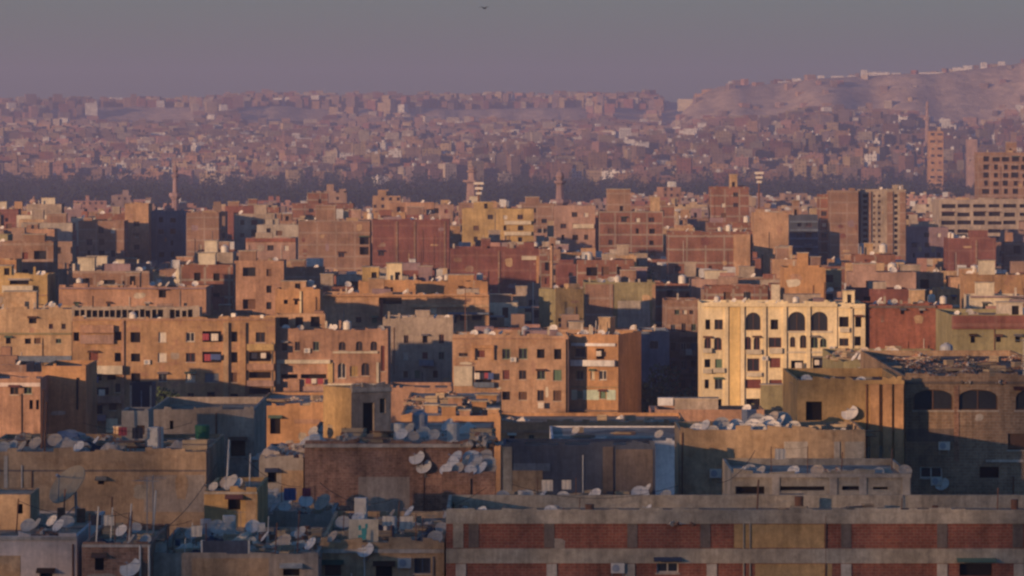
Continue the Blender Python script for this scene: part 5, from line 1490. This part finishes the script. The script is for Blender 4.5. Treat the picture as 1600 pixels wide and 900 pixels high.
# the lit compound on the far hill
hx, hd = 1122, 7440
z = land((hx - CX) * hd / F, hd)
hz = H - (158 - HY) * hd / F
c_ = thing('hilltop_compound', 'long pale lit terrace wall with blocky buildings on the sandy hill', 'compound', ((hx - CX) * hd / F, hd, hz - 9), 0.1)
m = MB(); m.box(-58, 58, 0, 12, -6, 12, 'cream'); m.build('terrace_wall', c_)
for x, w, h_ in ((-22, 9, 20), (-8, 12, 26), (8, 7, 21), (30, 10, 17)):
    m = MB(); m.box(x - w, x + w, 13, 30, -6, h_, 'apricot'); m.build('block', c_)

# sagging cables between the near roofs
def cable(label, a, b_, sag):
    m = MB(); n = 10
    pts = [a.lerp(b_, i / n) - Vector((0, 0, sag * 4 * (i / n) * (1 - i / n))) for i in range(n + 1)]
    for p, q in zip(pts, pts[1:]): m.tube(p, q, 0.022, 'black', 4)
    tag(m.build('overhead_cable'), label, 'cable', 'cables strung between the near roofs')
for (k0, p0, y0, z0), (k1, p1, y1, z1), sag, lab in (
    (('lowbrown', 176, 6, 2.2), ('cluttered', 300, 8, 2.0), 0.7, 'thin black cable sagging from the low rough brick block to the cluttered grey block'),
    (('cluttered', 260, 3, 1.9), ('windowhut', 340, 3, 2.2), 0.5, 'thin black cable rising from the cluttered grey block to the small one window block'),
    (('windowhut', 385, 4, 2.4), ('lowplat', 470, 4, 2.0), 0.6, 'thin black cable from the one window block to the low grey concrete block'),
    (('lowplat', 500, 5, 2.2), ('corner', 610, 20, 2.0), 0.8, 'thin black cable from the low grey concrete block to the tan corner block'),
    (('corner', 640, 8, 2.0), ('frame', 760, 3, 2.2), 0.5, 'thin black cable from the tan corner block to the red brick frame building'),
    (('frame', 800, 3, 2.4), ('frame', 1060, 5, 2.2), 0.9, 'long black cable drooping along the roof of the red brick frame building'),
    (('terrace', 1180, 3, 2.0), ('frame', 1120, 6, 2.3), 0.6, 'thin black cable from the slotted concrete block down to the red brick frame building'),
    (('brownwall', 130, 4, 2.4), ('brownwall', 300, 8, 2.2), 0.7, 'thin black cable over the roof of the blank brown wall block'),
    (('whitewall', 30, 6, 2.1), ('lowbrown', 200, 3, 2.2), 0.6, 'thin black cable from the pinkish white block to the low rough brick block')):
    cable(lab, B[k0].roof_pt(p0, y0) + Vector((0, 0, z0)), B[k1].roof_pt(p1, y1) + Vector((0, 0, z1)), sag)

# ------------------------------------------------------------------ the rest of the city
def far_mat():
    m, t, p = new_mat('far_wall')
    g = G(t)
    at = g.n('ShaderNodeAttribute', attribute_name='tint')
    uv = g.n('ShaderNodeUVMap')
    sp = g.n('ShaderNodeSeparateXYZ'); g.l(uv.outputs[0], sp.inputs[0])
    fu = g.math('FRACT', g.math('DIVIDE', sp.outputs[0], 3.2)); fv = g.math('FRACT', g.math('DIVIDE', sp.outputs[1], 3.0))
    inu = g.math('MULTIPLY', g.math('GREATER_THAN', fu, 0.32), g.math('LESS_THAN', fu, 0.70))
    inv = g.math('MULTIPLY', g.math('GREATER_THAN', fv, 0.30), g.math('LESS_THAN', fv, 0.76))
    wn = g.n('ShaderNodeTexWhiteNoise', noise_dimensions='2D')
    fl = g.n('ShaderNodeVectorMath', operation='FLOOR'); dv = g.n('ShaderNodeVectorMath', operation='DIVIDE'); dv.inputs[1].default_value = (3.2, 3.0, 1)
    g.l(uv.outputs[0], dv.inputs[0]); g.l(dv.outputs[0], fl.inputs[0]); g.l(fl.outputs[0], wn.inputs['Vector'])
    on_ = g.math('GREATER_THAN', wn.outputs[0], 0.35)
    w = g.math('MULTIPLY', g.math('MULTIPLY', inu, inv), on_)
    c = g.mix(w, weather(g, at.outputs['Color'], 0.3), (0.03, 0.025, 0.025))
    g.l(c, p.inputs['Base Color'])
far_mat()
TINTS = [(0.42, 0.25, 0.14), (0.36, 0.20, 0.13), (0.30, 0.13, 0.09), (0.34, 0.22, 0.16), (0.48, 0.34, 0.2), (0.26, 0.17, 0.13), (0.5, 0.4, 0.3), (0.28, 0.2, 0.18), (0.4, 0.22, 0.17)]
MASS = MB()
def mass_box(x, y, w, dp, z0, h, rz, r, tint=None, roofbits=1):
    MASS.cur = tint or TINTS[r.randrange(len(TINTS))]
    if not tint and y > 4400:
        k = 0.8 + 0.55 * noise.noise((x / 210, y / 420, 8.8)) - (0.25 if y < 6600 and x > -40 else 0)  # lower slope right of centre: shade put into the wall tint
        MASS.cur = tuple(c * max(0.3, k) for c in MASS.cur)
    M = Matrix.Translation((x, y, z0)) @ Matrix.Rotation(rz, 4, 'Z')
    off = r.randrange(400) * 3.2 + 0.6
    c = [M @ Vector(q) for q in ((-w / 2, -dp / 2, -4), (w / 2, -dp / 2, -4), (w / 2, dp / 2, -4), (-w / 2, dp / 2, -4))]
    t = [q + Vector((0, 0, h + 4)) for q in c]
    for i, ln in ((0, w), (1, dp), (3, dp)):
        j = (i + 1) % 4
        blank = i != 0 and r.random() < 0.6
        uv = [(off, -4), (off + ln, -4), (off + ln, h), (off, h)] if not blank else [(0, 0)] * 4
        MASS.face([c[i], c[j], t[j], t[i]], 'far_wall', uv)
    base = MASS.cur
    MASS.cur = (0.28, 0.22, 0.18)
    MASS.face(t, 'far_wall', [(0, 0)] * 4)
    MASS.cur = base
    for k in range(roofbits):
        a, b_, hh = r.uniform(1.2, 3.5), r.uniform(1.2, 3.5), r.choice((0.8, 1.4, 2.4, 2.8))
        if r.random() < 0.25: MASS.cur = (0.6, 0.56, 0.52)
        X, Y = r.uniform(-w / 2 + a / 2, w / 2 - a / 2), r.uniform(-dp / 2 + b_ / 2, dp / 2 - b_ / 2)
        q = [M @ Vector((X + sx * a / 2, Y + sy * b_ / 2, h + 0.01)) for sx, sy in ((-1, -1), (1, -1), (1, 1), (-1, 1))]
        u = [v + Vector((0, 0, hh)) for v in q]
        for i in (0, 1, 3): MASS.face([q[i], q[(i + 1) % 4], u[(i + 1) % 4], u[i]], 'far_wall', [(0, 0)] * 4)
        MASS.face(u, 'far_wall', [(0, 0)] * 4)
        MASS.cur = base

# footprints and skyline of what stands already
FOOT = []
for h in BLDS:
    xs, ys = [], []
    for sx in (-1, 1):
        for sy in (-1, 1):
            q = h.M @ Vector((sx * h.W / 2, sy * h.D / 2, 0)); xs.append(q.x); ys.append(q.y)
    FOOT.append((min(xs) - 1.5, max(xs) + 1.5, min(ys) - 2, max(ys) + 1.5))
def clash(x0, x1, y0, y1): return any(x0 < b_ and x1 > a and y0 < d_ and y1 > c for a, b_, c, d_ in FOOT)
HERO = list(BLDS)
LINE = [900.0] * 1800            # skyline per column, photo rows
def raise_line(xl, xr, top):
    for i in range(max(0, int(xl) + 100), min(1799, int(xr) + 100)): LINE[i] = min(LINE[i], top)
order = sorted(HERO, key=lambda h: h.d)
MATWORD = {'ochre': 'ochre', 'orange': 'orange', 'salmon': 'salmon', 'apricot': 'peach', 'cream': 'cream', 'brown': 'brown', 'tan': 'tan', 'greybrown': 'grey brown', 'grey': 'grey', 'pink': 'pink', 'mauve': 'mauve', 'brick_frame': 'concrete framed brick', 'brick_tan': 'tan brick', 'brick_maroon': 'maroon brick', 'olive': 'olive', 'gold': 'gold', 'pinkwhite': 'pale pink'}
NUM = ['zero', 'one', 'two', 'three', 'four', 'five', 'six', 'seven', 'eight', 'nine', 'ten', 'eleven', 'twelve', 'thirteen']
ORD = ['', 'first', 'second', 'third', 'fourth', 'fifth', 'sixth', 'seventh', 'eighth', 'ninth', 'tenth', 'eleventh', 'twelfth', 'thirteenth', 'fourteenth', 'fifteenth', 'sixteenth', 'seventeenth', 'eighteenth', 'nineteenth', 'twentieth'] + ['twenty-' + q for q in ('first', 'second', 'third', 'fourth', 'fifth', 'sixth', 'seventh', 'eighth', 'ninth')] + ['thirtieth']
FILL = []
fr = random.Random(11)
hi = 0
d = 668.0
while d < 1680:
    while hi < len(order) and order[hi].d < d:
        raise_line(order[hi].pxl, order[hi].pxr, order[hi].top); hi += 1
    px = -60.0 - fr.uniform(0, 60)
    while px < 1660:
        w = fr.uniform(6.5, 14); dp = fr.uniform(8, 12)
        wp = w * F / d
        xl, xr = px, px + wp
        px = xr + fr.choice((0.2, 0.3, 0.6, 2.5)) * F / d
        dd = d + fr.uniform(-4, 4)
        X0, X1 = (xl - CX) * dd / F, (xr - CX) * dd / F
        if clash(X0 - 1, X1 + 1, dd, dd + dp): continue
        hh = fr.triangular(10, 36, 19)
        top = HY + (H - hh) * F / dd
        lim = max([h.vis - (h.vis - h.top) * (fr.uniform(0, 0.25) if h.d > 1000 else 0) for h in HERO if h.d > dd and h.pxl < xr and h.pxr > xl] + [0])
        lim = max(lim, 306 + (1680 - d) / 1000 * 60 + fr.uniform(0, 45))
        top = max(top, lim)
        hh = H - (top - HY) * dd / F
        if hh < 5: continue
        cols = LINE[max(0, int(xl) + 100):min(1799, int(xr) + 100)]
        seen = sum(1 for q in cols if q > top + 1.5)
        inview = xr > -5 and xl < 1605
        if inview and seen > 0.25 * len(cols) + 4 and len(FILL) < 215:
            mat = fr.choice(('ochre', 'orange', 'salmon', 'salmon', 'apricot', 'apricot', 'tan', 'tan', 'greybrown', 'greybrown', 'grey', 'pink', 'mauve', 'brick_frame', 'brick_frame', 'brick_frame', 'brick_tan', 'brick_tan', 'brick_maroon', 'brick_maroon', 'olive', 'cream'))
            side = fr.choice((mat, 'brick_frame', 'brick_tan', mat))
            h = Bld('apartment_block', None, 'apartment block', xl, xl, xr, top, dd, 0.0, D=dp, mat=mat, side=side, roof=fr.choice(('roofdust', 'roofpale', 'roofdust')), par=fr.choice((0.4, 0.7, 0.9)), group='apartment blocks of the crowded middle distance')
            FILL.append(h)
        else:
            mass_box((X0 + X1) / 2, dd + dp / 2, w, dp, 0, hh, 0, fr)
        raise_line(xl, xr, top)
        FOOT.append((X0, X1, dd, dd + dp))
    d += fr.uniform(14, 18)
for h in FILL:
    # walls with real openings in one mesh: at this distance a window is two or three pixels
    r = random.Random(int(h.cen.x * 31 + h.cen.y))
    zt = h.h - h.par
    m = MB()
    style = r.random()
    pitch, sto = r.uniform(2.5, 3.8), r.uniform(2.85, 3.2)
    for fc in 'frlk':
        o, ax, W = h.frame(fc)
        hs = []
        if fc == 'f' and style > 0.22 or fc in 'rl' and r.random() < 0.25:
            n = max(1, int((W - 1.2) // pitch)); zz = zt - 1.0 - 1.4
            ww = [r.choice((0.9, 1.1, 1.1, 1.6)) for _ in range(n)]
            if r.random() < 0.4: ww[r.randrange(n)] = min(2.3, pitch - 0.4)
            while zz > max(0.5, zt - 19):
                for i in range(n):
                    if r.random() < 0.16: continue
                    u = W / 2 + (i - (n - 1) / 2) * pitch
                    hs.append((u - ww[i] / 2, u + ww[i] / 2, zz, zz + r.choice((1.3, 1.4, 1.0, 1.9) if ww[i] < 2 else (1.6, 1.8))))
                zz -= sto
        mt = h.mat if fc == 'f' else h.sidemat
        hs = facade(m, o, ax, W, 0, zt, hs, mt)
        M, ang = h.fm(fc)
        for q in hs:
            recess(m, M, *q, 0.35 if q[1] - q[0] < 2 else 1.0, mt, r.choice(('void', 'glass', 'wood', 'wood_red', 'void')))
    m.build('wall', h.root)
    h.done = True
    rf = MB(); a, c = h.W / 2, h.D / 2
    rf.face([(-a, -c, zt), (a, -c, zt), (a, c, zt), (-a, c, zt)], h.roofmat)
    ro = rf.build('roof', h.root)
    p = MB(); t = 0.22
    p.box(-a, a, -c, -c + t, zt, h.h, h.mat, skip='b'); p.box(-a, a, c - t, c, zt, h.h, h.sidemat, skip='b')
    p.box(-a, -a + t, -c + t, c - t, zt, h.h, h.sidemat, skip='bfk'); p.box(a - t, a, -c + t, c - t, zt, h.h, h.sidemat, skip='bfk')
    p.build('parapet', ro)
    if r.random() < 0.55 and h.W > 6:
        q0 = h.pxl + (h.pxr - h.pxl) * r.uniform(0.05, 0.5); q1 = q0 + (h.pxr - h.pxl) * r.uniform(0.2, 0.42)
        h.hut(q0, q1, h.top - r.uniform(1.0, 2.6) * F / h.d, 3.5, r.uniform(0.6, 4), r.choice((h.mat, 'brick_tan', 'greybrown', 'cream')), False)
    h.ragged(r.choice((0, 1, 2)), int(h.cen.y * 3), 3.4)
    if r.random() < 0.4 and style > 0.3:
        k = r.uniform(0.1, 0.6)
        for fl in range(4):
            zz = zt - 3.0 - fl * sto
            if zz < 3: break
            bm_ = MB(); u0, u1 = h.W * k, h.W * min(0.95, k + 0.3)
            bm_.box(u0, u1, -0.9, 0, zz - 0.12, zz, 'concrete', skip='k'); bm_.box(u0, u1, -0.9, -0.8, zz, zz + 0.9, r.choice((h.mat, 'cream', 'salmon')), skip='b')
            h.part('balcony', bm_, 'f')
# labels of those blocks: colour, storeys, the landmark they stand behind, then their order going back
KEY = {}
for h in FILL:
    mid = (h.pxl + h.pxr) / 2
    front = [q for q in HERO if q.phrase and q.d < h.d and q.pxl - 4 < mid < q.pxr + 4 and q.d > 700]
    if front: q = max(front, key=lambda q: q.d); rel = 'behind'
    else: q = min((q for q in HERO if q.phrase), key=lambda q: abs((q.pxl + q.pxr) / 2 - mid) + abs(q.d - h.d) * 0.2); rel = 'beside' if abs(q.d - h.d) < 120 else ('in front of' if q.d > h.d else 'behind')
    KEY.setdefault((MATWORD[h.mat], NUM[min(13, max(2, round(h.h / 3)))], rel, q.phrase), []).append(h)
for (mw, n, rel, ph), hs in KEY.items():
    hs.sort(key=lambda h: h.d)
    for i, h in enumerate(hs):
        h.root['label'] = f'{mw} {n}-storey apartment block {rel} {ph}' if len(hs) == 1 else f'{ORD[i + 1]} {mw} {n}-storey block going back {rel} {ph}'
        h.phrase = None
# small dishes and tanks on those roofs: too small and too alike to tell apart
small = random.Random(77)
for h in FILL:
    if not hasattr(h, 'phrase'): continue
    r = random.Random(int(h.cen.y * 7))
    zr = h.h - h.par
    for kind, lab in ((('small_dish:dish_white', 'small pale satellite dish on a crowded roof beyond the sunlit flats'),) * r.choice((0, 1, 1)) + (('crate', 'small wooden crate on a crowded roof beyond the sunlit flats'),) * r.choice((0, 1, 2)) + (('water_tank:plastic_white', 'small round white water tank on a crowded roof beyond the sunlit flats'),) * r.choice((0, 0, 1))):
        for tries in range(6):
            x, y = r.uniform(-h.W / 2 + 0.8, h.W / 2 - 0.8), r.uniform(-h.D / 2 + 0.8, 0)
            if any((x - a) ** 2 + (y - c) ** 2 < (1.0 + q) ** 2 for a, c, q in h.occ): continue
            h.occ.append((x, y, 0.8))
            o = place(kind, h, h.M @ Vector((x, y, zr)), r.uniform(0.9, 1.5), R(r.uniform(-80, 20)), pend=False)
            o['label'] = lab; o['group'] = 'dishes on far roofs' if 'dish' in kind else ('crates on far roofs' if 'crate' in kind else 'tanks on far roofs')
            break

# plain beyond, down to the tree belt
d = 1690.0
while d < 3350:
    px = -140 - fr.uniform(0, 40)
    while px < 1740:
        w, dp = fr.uniform(9, 20), fr.uniform(10, 16)
        wp = w * F / d
        xl, xr = px, px + wp
        px = xr + fr.choice((0.3, 1, 2, 6)) * F / d
        dd = d + fr.uniform(-6, 6)
        X0, X1 = (xl - CX) * dd / F, (xr - CX) * dd / F
        if clash(X0, X1, dd, dd + dp): continue
        cap = H - (fr.uniform(320, 338) + (8 if px < 900 else 0) - HY - (15 if px > 1000 else 0)) * dd / F
        hh = min(fr.triangular(6, 24, 14), cap)
        if hh < 3: continue
        if fr.random() < 0.02: hh += 8
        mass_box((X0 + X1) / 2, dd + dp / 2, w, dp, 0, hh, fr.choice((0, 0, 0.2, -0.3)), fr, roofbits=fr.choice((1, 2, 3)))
    d += fr.uniform(20, 28)
# foot of the hills and the slopes
d = 4560.0
while d < 9500:
    half = 0.118 * d
    x = -half
    n_row = 0
    while x < half:
        w, dp = fr.uniform(8, 19), fr.uniform(9, 15)
        x += w + fr.choice((0.2, 0.4, 0.8, 1.5, 9))
        y = d + fr.uniform(-14, 14)
        px = CX + F * x / y
        if bare(x, y) and not (px > 1060 and fr.random() < 0.10 + 0.25 * max(0, noise.noise((x / 60, y / 60, 20)))) or fr.random() < 0.08 or abs(noise.noise((x / 160, y / 330, 12.4))) < 0.035: continue
        if px < 930 and y < 4880 or px > 1100 and y > 7700: continue
        z = land(x, y)
        hh = fr.triangular(7, 24, 12) * (1.4 if y < 6500 and 500 < px < 1600 and fr.random() < 0.35 else 1.0)
        if 8800 < y < 9250 and px < 1040: hh = fr.triangular(8, 26, 16)
        if px > 1030 and y > 7050: hh = fr.uniform(3.5, 8); w *= 0.7
        tint = (0.66, 0.60, 0.54) if fr.random() < 0.04 else None
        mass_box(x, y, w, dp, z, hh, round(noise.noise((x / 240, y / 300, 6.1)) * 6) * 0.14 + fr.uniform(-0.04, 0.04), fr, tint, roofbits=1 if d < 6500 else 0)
    d += fr.uniform(26, 36) if d < 8000 else fr.uniform(34, 46)
# white houses along the crest of the right-hand hill
for px, w, h_ in ((1245, 14, 9), (1283, 10, 9), (1308, 20, 7), (1350, 9, 16), (1372, 40, 9), (1455, 46, 7), (1500, 24, 9), (1512, 14, 12), (1537, 9, 16), (1565, 10, 12), (1225, 20, 5), (1400, 16, 6), (1330, 12, 6)):
    y = 7420.0; x = (px - CX) * y / F
    mass_box(x, y, w * 0.8, 12, land(x, y) - 1, h_ * 0.6, 0.1, fr, (0.72, 0.66, 0.6), 0)
tag(MASS.build('distant_houses'), 'countless crowded houses fading into haze on the plain and hillsides', 'houses', kind='stuff')
print('fill', len(FILL), 'mass faces', len(MASS.f))

plain('leaf_far', (0.014, 0.022, 0.018), 0.9, var=0.4)
# the dark belt of trees between plain and hills
tr = random.Random(5)
TL = MB()
for i in range(2300):
    y = tr.uniform(3400, 4650)
    px = tr.uniform(-160, 1760)
    dens = lerp_tab([(-160, 1), (470, 1), (500, 0.6), (545, 0.95), (900, 0.95), (960, 0.85), (1300, 0.85), (1500, 0.8), (1760, 0.7)], px)
    if noise.noise((px / 90, y / 200, 3)) * 0.7 + 0.5 > dens + 0.35: continue
    x = (px - CX) * y / F
    hgt = tr.uniform(11, 18) * (1 + 0.25 * (y - 3450) / 1300)
    crown(TL, Vector((x, y, land(x, y) + hgt * 0.55)), tr.uniform(4, 9), hgt, 60, 1.25, tr, ('leaf_far', 'leaf_far'))
# scattered trees among the houses of the slope
for i in range(1500):
    y = tr.uniform(4700, 7300); px = tr.uniform(0, 1600)
    if px < 700 and tr.random() < 0.6: continue
    x = (px - CX) * y / F
    if bare(x, y): continue
    hgt = tr.uniform(8, 15)
    crown(TL, Vector((x, y, land(x, y) + hgt * 0.5)), tr.uniform(5, 11), hgt, 36, 1.9, tr, ('leaf_far', 'leaf_far'))
tag(TL.build('tree_belt'), 'dark green belt of trees between the plain and the hillside houses', 'woods', kind='stuff')

# ------------------------------------------------------------------ labels of the roof clutter: what, then which one on its roof
grp = {}
for c, adj, cat, ph, px, word in PEND: grp.setdefault((adj, cat, ph, word), []).append((px, c))
for (adj, cat, ph, word), lst in grp.items():
    lst.sort(key=lambda q: q[0])
    nn = (adj + ' ' if adj else '') + NOUN[cat]
    for i, (px, c) in enumerate(lst):
        if len(lst) == 1: c['label'] = f'{nn} {word} {ph}'
        elif i == 0: c['label'] = f'leftmost {nn} {word} {ph}'
        elif i == len(lst) - 1: c['label'] = f'rightmost {nn} {word} {ph}'
        else: c['label'] = f'{ORD[i + 1]} {nn} from the left {word} {ph}'
# prototypes go
for r in PROTO.values():
    for ch in KIDS.get(r.name, ()):
        for q in KIDS.get(ch.name, ()): bpy.data.objects.remove(q)
        bpy.data.objects.remove(ch)
    bpy.data.objects.remove(r)
